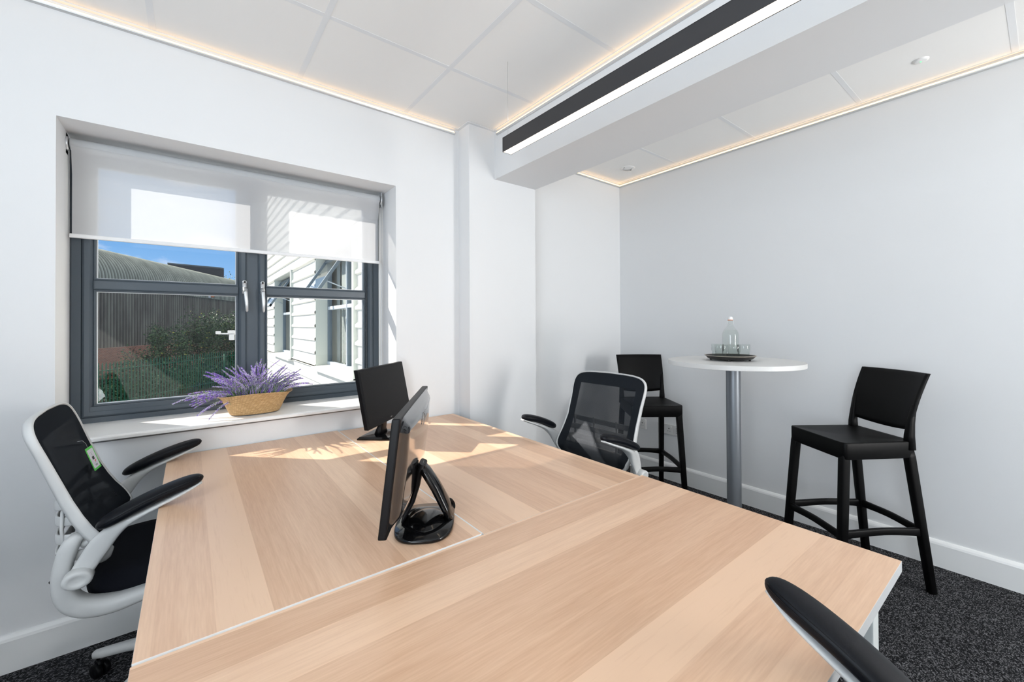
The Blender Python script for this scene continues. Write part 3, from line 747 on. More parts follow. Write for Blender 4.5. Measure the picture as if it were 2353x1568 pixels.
        ww = [(0.012, 0.026), (0.012, 0.027), (0.013, 0.028), (0.018, 0.021), (0.025, 0.011), (0.030, 0.007), (0.029, 0.006), (0.014, 0.004)]
        p2 = smooth_path([(x, z, 0.262 + 0.024 * min(1, i / 4)) for i, (x, z) in enumerate(path)], 40); w2 = smooth_path([(a, b_, 0) for a, b_ in ww], 40)
        mb.tube([R_((p[0], s * p[2], p[1])) for p in p2], [(w[0], w[1]) for w in w2], 18, up=(0, 0, 1), power=3)
        arm = mb.build('armrest', WHITEP, t)
        # leather pad
        pts = []; rr_ = []
        for i in range(33):
            k = 0.5 - 0.5 * cos(pi * i / 32); x = lerp(-0.114, 0.158, k); z = lerp(0.700, 0.778, k) + 0.012 * sin(pi * k) + 0.006
            y = s * (0.291 - 0.010 * k)
            a = 0.038 * (max(0.0, 1 - abs(2 * k - 1) ** 3.8)) ** 0.5 * lerp(1.05, 0.92, k); h = 0.0195 * (max(0.0, 1 - abs(2 * k - 1) ** 7)) ** 0.5
            pts.append(R_((x, y, z))); rr_.append((max(a, 0.004), max(h, 0.003)))
        mb = MB(); mb.tube(pts, rr_, 28, up=(0, 0, 1), power=2.5)
        pad = mb.build('arm_pad', LEATHER, arm)
        mb = MB()    # stitched seam
        for off, zz in ((0.985, 0.004), (0.90, 0.0095)):
            for sd in (-1, 1):
                line = []
                for i in range(4, 29):
                    p = Vector(pts[i]); a, h = rr_[i]; q = off if off < 0.95 else 0.985
                    line.append(p + Vector((0, sd * a * q, h * (1 - q ** 2.5) ** (1 / 2.5))))
                mb.tube(line, 0.0009, 6, up=(0, 0, 1))
        mb.build('seam', BLACKP, pad)
    # gas lift, star base, castors
    bc = (0.09, 0)
    mb = MB(); mb.lathe([(0, 0.08), (0.027, 0.08), (0.027, 0.27), (0.02, 0.27), (0.02, 0.40), (0.05, 0.41), (0.05, 0.43), (0, 0.43)], 20, 0, (bc[0], 0, 0)); mb.build('gas_lift', BLACKP, t)
    for k in range(5):
        a = radians(152 + 72 * k); dx, dy = cos(a), sin(a)
        mb = MB(); mb.tube([(bc[0] + dx * r, dy * r, z) for r, z in ((0.02, 0.115), (0.1, 0.112), (0.2, 0.098), (0.28, 0.083), (0.312, 0.078))], [(0.030, 0.022), (0.027, 0.020), (0.021, 0.016), (0.019, 0.015), (0.014, 0.013)], 12, power=3)
        leg = mb.build('base_leg', WHITEP, t)
        cx_, cy_ = bc[0] + dx * 0.30, dy * 0.30; ca_ = a + 1.1
        mb = MB(); mb.tube([(cx_, cy_, 0.08), (cx_, cy_, 0.05)], 0.006, 8, up=(1, 0, 0))
        ax = Vector((cos(ca_), sin(ca_), 0)); o_c = Vector((cx_, cy_, 0.0265)) + Vector((-ax.y, ax.x, 0)) * 0.012
        for sgn in (-1, 1):
            c0, c1 = o_c + ax * (0.004 * sgn), o_c + ax * (0.022 * sgn)
            rings = []
            for q, rr2 in ((0, 0.0), (0, 0.024), (0.15, 0.026), (0.8, 0.026), (1, 0.023), (1, 0.0)):
                c = c0.lerp(c1, q); rings.append([c + (Vector((0, 0, 1)) * sin(2 * pi * j / 20) + Vector((-ax.y, ax.x, 0)) * cos(2 * pi * j / 20)) * max(rr2, 0.0005) for j in range(20)])
            mb.sweep(None, rings)
        mb.tube([o_c + ax * -0.012 + Vector((0, 0, 0.020)), o_c + ax * 0.012 + Vector((0, 0, 0.020))], 0.013, 10)
        mb.build('castor', BLACKP, leg)
    return t
chA = make_chair('white framed black mesh office chair at the left desk end, green tag on its backrest', MESHF, radians(4.0))
chA.location = (-0.102, 2.091, 0); chA.rotation_euler = (0, 0, radians(-0.5)); chA['group'] = 'office chairs around the desks'
chB = copy_tree(chA); chB['label'] = 'white framed black mesh office chair in front of the left bar stool, facing the desks'
chB.location = (1.63, 1.546, 0.0); chB.rotation_euler = (0, 0, radians(181.2))
chC = copy_tree(chA); chC['label'] = 'nearest office chair, only its black arm pad shows over the front desk corner'
thC = radians(86); chC.rotation_euler = (0, 0, thC); chC.location = (0.588, 0.243, 0.0)
aC = radians(6)          # its arms are folded up a little further
for ch in chC.children:
    if ch.name.startswith('armrest'):
        hx_, hz_ = -0.163, 0.566
        ch.rotation_euler = (0, -aC, 0); ch.location = (hx_ - (hx_ * cos(aC) - hz_ * sin(aC)), 0, hz_ - (hx_ * sin(aC) + hz_ * cos(aC)))

# ------------------------------------------------------------------ bar stools
def make_stool():
    t = thing('bar_stool', 'black plastic bar stool to the right of the round table', 'stool')
    # local: +x front, y left; seat 0.74
    hw, hd = 0.180, 0.19
    mb = MB(); rings = []
    def sq(k, z, sag=0):
        r = []
        for i in range(160):
            th = 2 * pi * (i + 0.5) / 160; c, s_ = cos(th), sin(th)
            x, y = hd * k * math.copysign(abs(c) ** 0.10, c), hw * k * math.copysign(abs(s_) ** 0.10, s_)
            r.append((x, y * (1 + 0.04 * x / hd), z - sag * max(0, 1 - (y / hw) ** 2)))
        return r
    rings = [sq(0.5, 0.664), sq(0.985, 0.660), sq(1, 0.664), sq(1, 0.737), sq(0.99, 0.742), sq(0.93, 0.742, 0.004), sq(0.6, 0.739, 0.006), sq(0.3, 0.736, 0.006), sq(0.02, 0.736, 0.006)]
    mb.sweep(None, rings); mb.build('seat', STOOLB, t)
    tops = {(1, 1): (0.1675, 0.1595), (1, -1): (0.1675, -0.1595), (-1, 1): (-0.166, 0.154), (-1, -1): (-0.166, -0.154)}
    feet = {(1, 1): (0.218, 0.190), (1, -1): (0.218, -0.190), (-1, 1): (-0.255, 0.180), (-1, -1): (-0.255, -0.180)}
    def at(k, z):
        a, b_ = tops[k], feet[k]; q = (0.71 - z) / 0.71
        return (lerp(a[0], b_[0], q), lerp(a[1], b_[1], q), z)
    for k in tops:
        mb = MB(); mb.tube([at(k, z) for z in (0.700, 0.662, 0.640, 0.620, 0.4, 0.0)], [(0.017, 0.017), (0.0198, 0.0195), (0.0198, 0.0198), (0.0195, 0.0198), (0.0185, 0.0195), (0.0155, 0.017)], 20, up=(1, 0, 0), power=5)
        mb.build('leg', STOOLB, t)
    for k1, k2, z in (((1, 1), (1, -1), 0.285), ((1, 1), (-1, 1), 0.295), ((1, -1), (-1, -1), 0.295), ((-1, 1), (-1, -1), 0.295)):
        p0, p1 = Vector(at(k1, z)), Vector(at(k2, z))
        pt = smooth_path([tuple(p0), tuple(p0.lerp(p1, 0.12) + Vector((0, 0, 0.003))), tuple(p0.lerp(p1, 0.5) + Vector((0, 0, 0.010))), tuple(p0.lerp(p1, 0.88) + Vector((0, 0, 0.003))), tuple(p1)], 16)
        mb = MB(); mb.tube(pt, [(0.0105, lerp(0.017, 0.026, abs(2 * i / 16 - 1) ** 2.5)) for i in range(17)], 14, power=4)
        mb.build('footrest' if k1[0] == 1 and k2[0] == 1 else 'stretcher', STOOLB, t)
    # backrest: curved shell on two short posts
    def bp_(u, v, off):
        y = (u * 2 - 1) * (0.172 + 0.010 * v)
        z = lerp(0.800, 1.075, v) - 0.018 * (1 - v) * (1 - (2 * u - 1) ** 2)
        x = -0.168 - 0.085 * (v ** 1.5) - 0.030 * (1 - (2 * u - 1) ** 2) + off
        return (x, y, z)
    mb = MB(); nu, nv = 20, 12; ring_s = []
    for j in range(nv + 1):
        v = j / nv
        front = [bp_(i / nu, v, 0.008) for i in range(nu + 1)]; rear = [bp_(i / nu, v, -0.008) for i in range(nu, -1, -1)]
        ring_s.append(front + rear)
    mb.sweep(None, ring_s); mb.build('backrest', STOOLB, t)
    for s in (-1, 1):
        mb = MB(); mb.tube([(-0.168, s * 0.160, 0.70), (-0.168, s * 0.161, 0.77), (-0.174, s * 0.162, 0.83), (-0.190, s * 0.165, 0.92)], [(0.021, 0.021), (0.017, 0.018), (0.014, 0.014), (0.007, 0.010)], 14, up=(1, 0, 0), power=4)
        mb.build('back_post', STOOLB, t)
    return t
stR = make_stool(); stR.location = (2.775, 0.658, 0); stR['group'] = 'bar stools at the round table'
FRONT_R = math.atan2(0.22, -0.315)
stR.rotation_euler = (0, 0, FRONT_R)
stL = copy_tree(stR); stL['label'] = 'black plastic bar stool to the left of the round table, behind the mesh chair'
stL.location = (2.755, 1.868, 0); stL.rotation_euler = (0, 0, radians(-128))

# ------------------------------------------------------------------ round table
TX, TY, TZ = 2.471, 1.116, 1.115
rt = thing('round_bar_table', 'tall round white table on a grey column between the bar stools', 'table', (TX, TY, 0))
mb = MB(); mb.lathe([(0, TZ - 0.025), (0.348, TZ - 0.025), (0.350, TZ - 0.024), (0.350, TZ - 0.001), (0.349, TZ), (0, TZ)], 128, smooth=False); mb.build('table_top', TABLEW, rt)
mb = MB(); mb.lathe([(0.0375, 0.012), (0.0375, TZ - 0.026)], 40); mb.lathe([(0, TZ - 0.033), (0.09, TZ - 0.033), (0.09, TZ - 0.026)], 32); mb.build('column', POLE, rt)
mb = MB(); mb.lathe([(0, 0), (0.215, 0), (0.215, 0.006), (0.20, 0.010), (0.04, 0.018), (0, 0.018)], 64); mb.build('base', POLE, rt)

# tray, tumblers, bottle
tr = thing('serving_tray', 'round black tray with a pale rim on the tall white table', 'tray', (2.475, 1.135, TZ))
def tl(prof, name, mat, par): mb = MB(); mb.lathe(prof, 56); return mb.build(name, mat, par)
tl([(0, 0.008), (0.108, 0.008), (0.118, 0.012), (0.130, 0.026), (0.132, 0.0275), (0.130, 0.028), (0.127, 0.027), (0.116, 0.015), (0.106, 0.0115), (0, 0.0115)], 'tray_body', TRAYB, tr)
tl([(0.127, 0.0275), (0.130, 0.0268), (0.1345, 0.0275), (0.1345, 0.0292), (0.130, 0.030), (0.127, 0.0285)], 'rim', TRAYR, tr)
for k in range(4):
    a = radians(20 + 90 * k); mb = MB(); mb.lathe([(0, 0), (0.006, 0), (0.007, 0.010), (0, 0.010)], 12, 0, (0.1 * cos(a), 0.1 * sin(a), 0)); mb.build('foot', TRAYB, tr)
dv = Vector((fwd.x, fwd.y, 0)).normalized(); rv = Vector((rgt.x, rgt.y, 0)).normalized()
tc_ = Vector((2.475, 1.135, TZ + 0.0115))
def tumbler_mesh():
    mb = MB(); mb.lathe([(0, 0.004), (0.022, 0.003), (0.0255, 0.0), (0.027, 0.002), (0.0295, 0.038), (0.0325, 0.041), (0.0335, 0.080), (0.0328, 0.081), (0.0318, 0.080), (0.0305, 0.042), (0.0278, 0.036), (0.0255, 0.010), (0, 0.009)], 36)
    return mb
spots = [(-0.067, -0.030, 'clear glass tumbler at the left front of the black tray'), (-0.002, -0.048, 'clear glass tumbler at the middle front of the black tray, before the bottle'),
         (0.060, -0.035, 'clear glass tumbler at the right front of the black tray'), (-0.050, 0.045, 'clear glass tumbler at the back left of the black tray, beside the bottle')]
t0 = None
for a, d, lab in spots:
    p = tc_ + rv * a + dv * d
    if t0 is None: t0 = tumbler_mesh().build('tumbler', TUMBLER); o = t0
    else: o = t0.copy(); COL.objects.link(o)
    o.location = p; tag(o, lab, 'glass', 'tumblers on the tray')
bt_ = thing('swing_top_bottle', 'clear swing-top water bottle standing on the tray behind the tumblers', 'bottle', tuple(tc_ + rv * 0.022 + dv * 0.035))
mb = MB(); mb.lathe([(0, 0.004), (0.036, 0.001), (0.041, 0.004), (0.043, 0.012), (0.0435, 0.130), (0.042, 0.145), (0.036, 0.160), (0.026, 0.172), (0.018, 0.184), (0.0145, 0.200), (0.0140, 0.212), (0.0165, 0.214), (0.0165, 0.222), (0.0145, 0.224)], 40)
bd = mb.build('glass_body', BOTTLEG, bt_)
mb = MB(); mb.lathe([(0, 0.006), (0.039, 0.007), (0.0412, 0.013), (0.0416, 0.130), (0.040, 0.144), (0.0345, 0.158), (0.030, 0.163), (0, 0.163)], 40); mb.build('water', pane_mat('water', (0.965, 0.98, 0.972), 1.2), bt_)
mb = MB(); mb.lathe([(0, 0.222), (0.012, 0.222), (0.013, 0.228), (0.012, 0.236), (0.009, 0.240), (0, 0.241)], 24); mb.build('stopper', TRIMW, bt_)
mb = MB(); mb.lathe([(0.0095, 0.2185), (0.0145, 0.2185), (0.0145, 0.2235), (0.0095, 0.2235)], 24); mb.build('seal', principled('orange_seal', (0.55, 0.16, 0.06), 0.5), bt_)
mb = MB(); mb.tube([(-0.016, 0, 0.236), (-0.0175, 0, 0.215), (-0.017, 0, 0.196), (-0.010, -0.012, 0.190), (0.005, -0.016, 0.196), (0.017, 0, 0.196), (0.0175, 0, 0.215), (0.016, 0, 0.236)], 0.0011, 6, up=(0, 1, 0)); mb.build('wire_bail', CHROME, bt_, rot=(0, 0, radians(-38)))

# ------------------------------------------------------------------ monitors
def slab(mb, x0, x1, zb, zt, yb, yt, th, mi=0, r=0.006):
    """panel leaning from (yb at zb) to (yt at zt); thickness th towards -y"""
    bm = bmesh.new(); bmesh.ops.create_cube(bm, size=1)
    for v in bm.verts:
        k = v.co.z + 0.5; x = lerp(x0, x1, v.co.x + 0.5); z = lerp(zb, zt, k); y = lerp(yb, yt, k) - th * (0.5 - v.co.y)
        v.co = Vector((x, y, z))
    bmesh.ops.bevel(bm, geom=bm.edges[:], offset=min(r, th * 0.45), segments=3, profile=0.6, affect='EDGES')
    mb.bm(bm, mi)
# near monitor (seen from behind and the side); local x along its width, +y the screen side
u_n = Vector((0.545, 0.838, 0)); nm = thing('monitor', 'near black monitor seen edge-on from behind, on a glossy loop stand', 'monitor', (0.530, 1.160, 0.7345), math.atan2(0.838, 0.545))
zb, zt, yb, yt = 0.070, 0.365, 0.057, 0.022
x0, x1 = -0.226, 0.330
mb = MB(); slab(mb, x0, x1, zb, zt, yb, yt, 0.022, 0, 0.005); mb.build('bezel', BLACKP, nm)
mb = MB(); k1, k2 = 0.07, 0.94; slab(mb, x0 + 0.016, x1 - 0.016, lerp(zb, zt, k1), lerp(zb, zt, k2), lerp(yb, yt, k1) + 0.0006, lerp(yb, yt, k2) + 0.0006, 0.001, 0, 0.0003); mb.build('screen', SCREEN, nm)
def backshell(u, v):
    x = lerp(x0 + 0.004, x1 - 0.004, u); k = v; z = lerp(zb + 0.004, zt - 0.002, k); base = lerp(yb, yt, k) - 0.021
    e_ = min(1, (1 - abs(2 * u - 1)) / 0.16); g_ = min(1, (1 - abs(2 * v - 1)) / 0.24)
    d = (e_ * e_ * (3 - 2 * e_)) * (g_ * g_ * (3 - 2 * g_))
    bulge = 0.030 * d * (1 - 0.35 * (2 * u - 1) ** 2) * (1 - 0.5 * max(0, v - 0.55))
    return (x, base - bulge, z)
mb = MB(); mb.grid(backshell, 48, 32); mb.build('rear_shell', BACKGLOSS, nm)
text_mesh('LG', 0.040, 'logo', LOGO, nm, (0.10, lerp(yb, yt, 0.80) - 0.0505, lerp(zb, zt, 0.80)), (radians(90 + 6), 0, 0), 0.0006)
mb = MB(); lz = lerp(zb, zt, 0.80); mb.lathe([(0.016, -0.0006), (0.019, -0.0006), (0.019, 0.0006), (0.016, 0.0006), (0.016, -0.0006)], 40, 0, (0.045, lerp(yb, yt, 0.80) - 0.0495, lz), 'y'); mb.box(0.0435, 0.0465, lerp(yb, yt, 0.80) - 0.0502, lerp(yb, yt, 0.80) - 0.049, lz - 0.006, lz + 0.009); mb.build('logo', LOGO, nm)
# stand: rounded glossy foot, slanted rear leg, strut to the panel
mb = MB()
def foot_ring(k, z, cx=0.0, cy=-0.03):
    r = []
    for i in range(48):
        th = 2 * pi * i / 48; c, s_ = cos(th), sin(th)
        r.append((cx + 0.118 * k * math.copysign(abs(c) ** 0.7, c), cy + 0.085 * k * math.copysign(abs(s_) ** 0.7, s_), z))
    return r
mb.sweep(None, [foot_ring(0.97, 0.0), foot_ring(1, 0.004), foot_ring(1, 0.009), foot_ring(0.96, 0.014), foot_ring(0.6, 0.017), foot_ring(0.05, 0.018)])
ft = mb.build('foot', PIANO, nm)
mb = MB(); mb.lathe([(0.085, 0.0), (0.078, 0.006), (0.055, 0.014), (0.028, 0.019), (0, 0.020)], 40, 0, (0.0, -0.035, 0.010), squash=(1.0, 0.7)); mb.build('foot_dome', PIANO, ft)
mb = MB()
mb.tube([(0.03, -0.105, 0.012), (0.028, -0.088, 0.045), (0.025, -0.058, 0.105), (0.024, -0.030, 0.150), (0.024, -0.012, 0.172)], [(0.046, 0.010), (0.040, 0.013), (0.034, 0.014), (0.029, 0.014), (0.026, 0.012)], 14, up=(0, 1, 0.2), power=3)
mb.build('rear_leg', PIANO, nm)
mb = MB()
mb.tube([(0.024, -0.022, 0.178), (0.024, -0.010, 0.15), (0.022, -0.004, 0.11), (0.018, 0.010, 0.065), (0.012, 0.030, 0.028), (0.01, 0.035, 0.014)], [(0.030, 0.011), (0.026, 0.010), (0.021, 0.008), (0.024, 0.008), (0.036, 0.007), (0.040, 0.004)], 14, up=(0, 1, 0.2), power=3)
mb.box(0.000, 0.048, -0.030, -0.008, 0.160, 0.177, bev=0.003)
mb.build('neck', BLACKP, nm)
mb = MB(); mb.tube(smooth_path([(0.045, -0.098, 0.012), (0.066, -0.108, 0.014), (0.078, -0.108, 0.024), (0.070, -0.100, 0.040), (0.050, -0.090, 0.050)], 20), 0.006, 10, up=(1, 0, 0)); mb.build('cable_clip', BLACKP, nm)

# far monitor (screen visible)
fm = thing('monitor', 'far black monitor with its dark screen showing, on the corner desk', 'monitor', (0.822, 2.215, 0.7305), math.atan2(-0.676, -0.737))
zb, zt, yb, yt = 0.088, 0.378, 0.052, -0.004
x0, x1 = -0.262, 0.240
mb = MB(); slab(mb, x0, x1, zb, zt, yb, yt, 0.022, 0, 0.003); mb.build('bezel', BLACKP, fm)
mb = MB(); k1, k2 = 0.105, 0.955; slab(mb, x0 + 0.015, x1 - 0.015, lerp(zb, zt, k1), lerp(zb, zt, k2), lerp(yb, yt, k1) + 0.0005, lerp(yb, yt, k2) + 0.0005, 0.001, 0, 0.0002); mb.build('screen', SCREEN, fm)
mb = MB(); slab(mb, x0 + 0.05, x1 - 0.05, zb + 0.03, zt - 0.04, lerp(yb, yt, 0.1) - 0.021, lerp(yb, yt, 0.86) - 0.021, 0.022, 0, 0.009); mb.build('rear_shell', BLACKP, fm)
text_mesh('LG', 0.013, 'logo', LOGO, fm, (-0.01, lerp(yb, yt, 0.05) + 0.0008, lerp(zb, zt, 0.05)), (radians(90 + 11), 0, radians(180)), 0.0002)
mb = MB(); rr0 = [(-0.105, -0.085), (0.105, -0.085), (0.088, 0.085), (-0.088, 0.085)]
def fr_(k, z): return [(x * k, y * k, z) for x, y in rr0]
mb.sweep(None, [fr_(1.0, 0.0), fr_(1.02, 0.006), fr_(0.92, 0.014), fr_(0.4, 0.018)], smooth=False); mb.build('foot', PIANO, fm)
mb = MB(); mb.tube([(0, -0.006, 0.014), (0, -0.004, 0.04), (0, 0.006, 0.075), (0, 0.012, 0.105)], [(0.052, 0.022), (0.040, 0.016), (0.030, 0.013), (0.042, 0.012)], 16, up=(0, 1, 0), power=3.5); mb.build('neck', BLACKP, fm)

# ------------------------------------------------------------------ basket and lavender
BKX, BKY, BKZ = 0.272, 2.560, 0.874
bk = thing('seagrass_basket', 'oval woven straw basket holding lavender on the window sill', 'basket', (BKX, BKY, BKZ), radians(1.0))
def bring(k, z, a, b_, o=0.0):
    return [((a + o) * math.copysign(abs(cos(th)) ** 0.85, cos(th)), (b_ + o) * math.copysign(abs(sin(th)) ** 0.85, sin(th)), z) for th in [2 * pi * i / 96 for i in range(96)]]
mb = MB(); N = 96; prof = [(0.106, 0.062, 0.0), (0.112, 0.067, 0.004), (0.120, 0.074, 0.02), (0.133, 0.083, 0.05), (0.148, 0.092, 0.08), (0.160, 0.098, 0.095), (0.173, 0.102, 0.103), (0.175, 0.103, 0.106), (0.171, 0.100, 0.105), (0.154, 0.093, 0.092), (0.140, 0.085, 0.075)]
L_ = 0
for j, (a, b_, z) in enumerate(prof):
    if j: L_ += sqrt((a - prof[j-1][0]) ** 2 + (z - prof[j-1][2]) ** 2)
    for i in range(N + 1):
        th = 2 * pi * i / N
        mb.v.append((a * math.copysign(abs(cos(th)) ** 0.85, cos(th)), b_ * math.copysign(abs(sin(th)) ** 0.85, sin(th)), z + 0.004 * sin(3 * th) * (z / 0.1)))
        mb.uv[len(mb.v) - 1] = (i / N * 0.80 + L_ * 0.6, L_)
for j in range(len(prof) - 1):
    for i in range(N):
        a = j * (N + 1) + i; mb.f.append((a, a + 1, a + N + 2, a + N + 1)); mb.mi.append(0); mb.sm.append(True)
mb.build('woven_body', BASK, bk)
mb = MB(); mb.sweep(None, [bring(1, 0.001, 0.106, 0.062), bring(1, 0.072, 0.138, 0.083)]); mb.build('lining', principled('lining_dark', (0.05, 0.04, 0.03), 0.9), bk)

lav = thing('lavender_bunch', 'purple lavender with green leaves fanning out of the straw basket', 'plant', (BKX, BKY, BKZ + 0.073))
def spike_mesh(L, bend, seed, mats):
    """sprig rising along +z, bending towards +x, florets on the upper 60 percent"""
    rnd = random.Random(seed); mb = MB(); P = []
    for i in range(13):
        k = i / 12; P.append(Vector((bend * L * k * k, 0, L * k * (1 - 0.25 * bend * k))))
    mb.tube(P, [0.0013 * (1 - 0.5 * i / 12) for i in range(13)], 5, 0, up=(0, 1, 0))
    def at(k):
        q = k * 12; i = min(11, int(q)); return P[i].lerp(P[i + 1], q - i), (P[i + 1] - P[i]).normalized()
    def blob(c, d, r, ln, mi):
        s1 = d.cross(Vector((0.3, 0.9, 0.1))).normalized(); s2 = d.cross(s1)
        mb.add([c - d * ln * 0.3, c + s1 * r, c + s2 * r, c - s1 * r, c - s2 * r, c + d * ln], [(0, 2, 1), (0, 3, 2), (0, 4, 3), (0, 1, 4), (5, 1, 2), (5, 2, 3), (5, 3, 4), (5, 4, 1)], mi)
    nf = int(L * 420)
    for i in range(nf):
        k = 0.36 + 0.64 * (i + rnd.random() * 0.6) / nf; p, t_ = at(min(k, 0.999)); a = i * 2.4 + rnd.random() * 0.5
        s1 = t_.cross(Vector((0, 1, 0.01))).normalized(); s2 = t_.cross(s1); rad = (s1 * cos(a) + s2 * sin(a))
        wdt = 0.0050 * (1 - ((k - 0.36) / 0.64) ** 1.5 * 0.85)
        blob(p + rad * wdt * 0.55, (rad * 0.9 + t_ * 0.9).normalized(), 0.0019, 0.0055, rnd.choice(mats))
    for i in range(int(L * 110)):
        k = 0.08 + 0.55 * rnd.random(); p, t_ = at(k); a = rnd.random() * 6.28
        s1 = t_.cross(Vector((0, 1, 0.01))).normalized(); s2 = t_.cross(s1); rad = (s1 * cos(a) + s2 * sin(a))
        d = (rad * 0.8 + t_).normalized(); w_ = d.cross(t_).normalized() * 0.0016; ln = 0.016 + 0.012 * rnd.random()
        mb.add([p, p + d * ln * 0.5 + w_, p + d * ln, p + d * ln * 0.5 - w_], [(0, 1, 2, 3)], 1 if rnd.random() < 0.75 else 4)
    me_o = mb.build('flower_spike', [STEM, LAVG, LAV1, LAV2, LAV3], lav)
    return me_o
protos = []
for v_ in range(9):
    mats = [[2, 2, 3, 3, 1], [3, 3, 4, 4, 1], [3, 2, 4, 4], [2, 3, 3, 1]][v_ % 4]
    protos.append(spike_mesh([0.12, 0.15, 0.18, 0.21, 0.24, 0.26, 0.16, 0.20, 0.23][v_], [0.25, 0.45, 0.35, 0.5, 0.3, 0.6, 0.7, 0.15, 0.55][v_], 40 + v_, mats))
used = [False] * 9
LENS = [0.12, 0.15, 0.18, 0.21, 0.24, 0.26, 0.16, 0.20, 0.23]
rnd = random.Random(11)
def put_spike(idx, p, az, tilt, spin=0.0, scale=1.0):
    if used[idx]: o = protos[idx].copy(); COL.objects.link(o); o.parent = lav
    else: o = protos[idx]; used[idx] = True
    o.location = p
    o.rotation_euler = (Matrix.Rotation(az, 3, 'Z') @ Matrix.Rotation(tilt, 3, 'Y') @ Matrix.Rotation(spin, 3, 'Z')).to_euler()
    o.scale = (scale, scale, scale)
for i in range(98):
    s_ = math.copysign(abs(rnd.uniform(-1, 1)) ** 1.1, rnd.uniform(-1, 1))      # across the basket
    side = rnd.uniform(-1, 1)
    if s_ < 0: want = lerp(0.235, 0.275, abs(s_) ** 2) * rnd.uniform(0.55, 1.0); tilt = abs(s_) * radians(66) + rnd.uniform(-0.15, 0.15)
    else: want = lerp(0.215, 0.215, s_) * rnd.uniform(0.6, 1.0); tilt = s_ * radians(56) + rnd.uniform(-0.15, 0.12)
    az = (pi if s_ < 0 else 0) - side * 0.8 * (1.0 if abs(s_) > 0.25 else 3.0)
    if sin(az) * sin(tilt) > 0.34: az = -az         # keep clear of the glass
    base = Vector((s_ * 0.085, side * 0.045, rnd.uniform(-0.005, 0.015)))
    idx = min(range(9), key=lambda q: abs(LENS[q] - want) + rnd.random() * 0.03)
    put_spike(idx, base, az, tilt, 0.0, max(0.7, min(1.15, want / LENS[idx])))
mb = MB(); rnd2 = random.Random(5)
for i in range(1500):
    a = rnd2.random() * 6.28; r = sqrt(rnd2.random()); p = Vector((0.12 * r * cos(a), 0.065 * r * sin(a), rnd2.uniform(-0.005, 0.012)))
    d = Vector((p.x * 5 + rnd2.uniform(-.4, .4), p.y * 5 + rnd2.uniform(-.4, .4), 0.8)).normalized(); ln = rnd2.uniform(0.03, 0.085)
    w_ = d.cross(Vector((rnd2.random(), rnd2.random(), 0.1))).normalized() * 0.0017
    mb.add([p, p + d * ln * 0.5 + w_, p + d * ln, p + d * ln * 0.5 - w_], [(0, 1, 2, 3)], rnd2.choice([0, 0, 1, 2, 3]))
mb.build('foliage', [LAVG, STEM, LAV1, LAV2], lav)['kind'] = 'stuff'

# ------------------------------------------------------------------ green tag on the left chair
def surf_world(y_l, z, off):
    p = surf(y_l, z); return (chA.location.x + p.x + off, chA.location.y + y_l, z)
TAG_Y, TAG_Z = 0.125, 0.832
c0 = Vector(surf_world(TAG_Y, TAG_Z, 0.026))
nx_ = Vector(surf_world(TAG_Y, TAG_Z - 0.03, 0)) - Vector(surf_world(TAG_Y, TAG_Z + 0.03, 0)); nx_.normalize()   # down the back
tg = thing('hang_tag', 'small green bordered paper tag hanging on the backrest of the left chair', 'tag', tuple(c0))
up_t = -nx_; across = (Vector((sin(radians(13)), cos(radians(13)), 0)) - up_t * Vector((sin(radians(13)), cos(radians(13)), 0)).dot(up_t)).normalized()
rot = Matrix((across, up_t, across.cross(up_t))).transposed()
def tagbox(name, x0, x1, y0, y1, z0, z1, mat):
    mb = MB(); mb.box(x0, x1, y0, y1, z0, z1); o = mb.build(name, mat, tg); o.rotation_euler = (rot @ Matrix.Rotation(radians(TAG_ROT), 3, 'Z')).to_euler(); return o
TAG_ROT = 0.0
tagbox('card', -0.027, 0.027, -0.045, 0.045, 0, 0.0006, GREEN)
tagbox('paper_label', -0.021, 0.021, -0.037, 0.036, 0.0006, 0.0010, PAPER)
tagbox('black_square', -0.008, 0.006, -0.005, 0.007, 0.0010, 0.0013, INK)
tagbox('rule_line', -0.016, 0.008, 0.0230, 0.0237, 0.0010, 0.0012, GREYINK)
tagbox('rule_line', -0.011, 0.013, -0.0190, -0.0183, 0.0010, 0.0012, GREYINK)
tagbox('text_block', -0.001, 0.001, 0.010, 0.020, 0.0010, 0.0012, GREYINK)
tagbox('text_block', -0.006, 0.009, -0.031, -0.024, 0.0010, 0.0012, GREYINK)
mb = MB(); mb.prism([(0.001, -0.017), (0.011, -0.009), (0.005, -0.0085), (0.000, -0.012)], 'z', 0.0010, 0.0013); o = mb.build('red_mark', RED, tg); o.rotation_euler = rot.to_euler()
mb = MB(); mb.tube([(-0.004, 0.045, 0.0), (-0.010, 0.062, 0.003), (-0.020, 0.078, 0.002), (-0.030, 0.082, -0.008)], 0.0007, 6); o = mb.build('string', CABLE, tg); o.rotation_euler = rot.to_euler()

# ------------------------------------------------------------------ outside
def ray(px, py):
    return fwd + rgt * ((px - W_PX / 2) / F_PX) - upv * ((py - CY_PX) / F_PX)
def at_depth(px, py, d): return Vector((0, 0, H_EYE)) + ray(px, py) * d
mb = MB(); mb.box(-60, 60, YW + WT + 0.02, 140, -3.9, -3.7)
g = mb.build('ground', GROUND, kind='structure')

mb = MB(); mb.box(-30, 1.6, YW + WT + 0.1, 21, -3.7, -3.66)  # unseen pale slab added to bounce sunlight up into the window recess
mb.build('added_bounce_slab', principled('bounce_slab_pale', (0.30, 0.30, 0.29), 0.9), kind='structure')

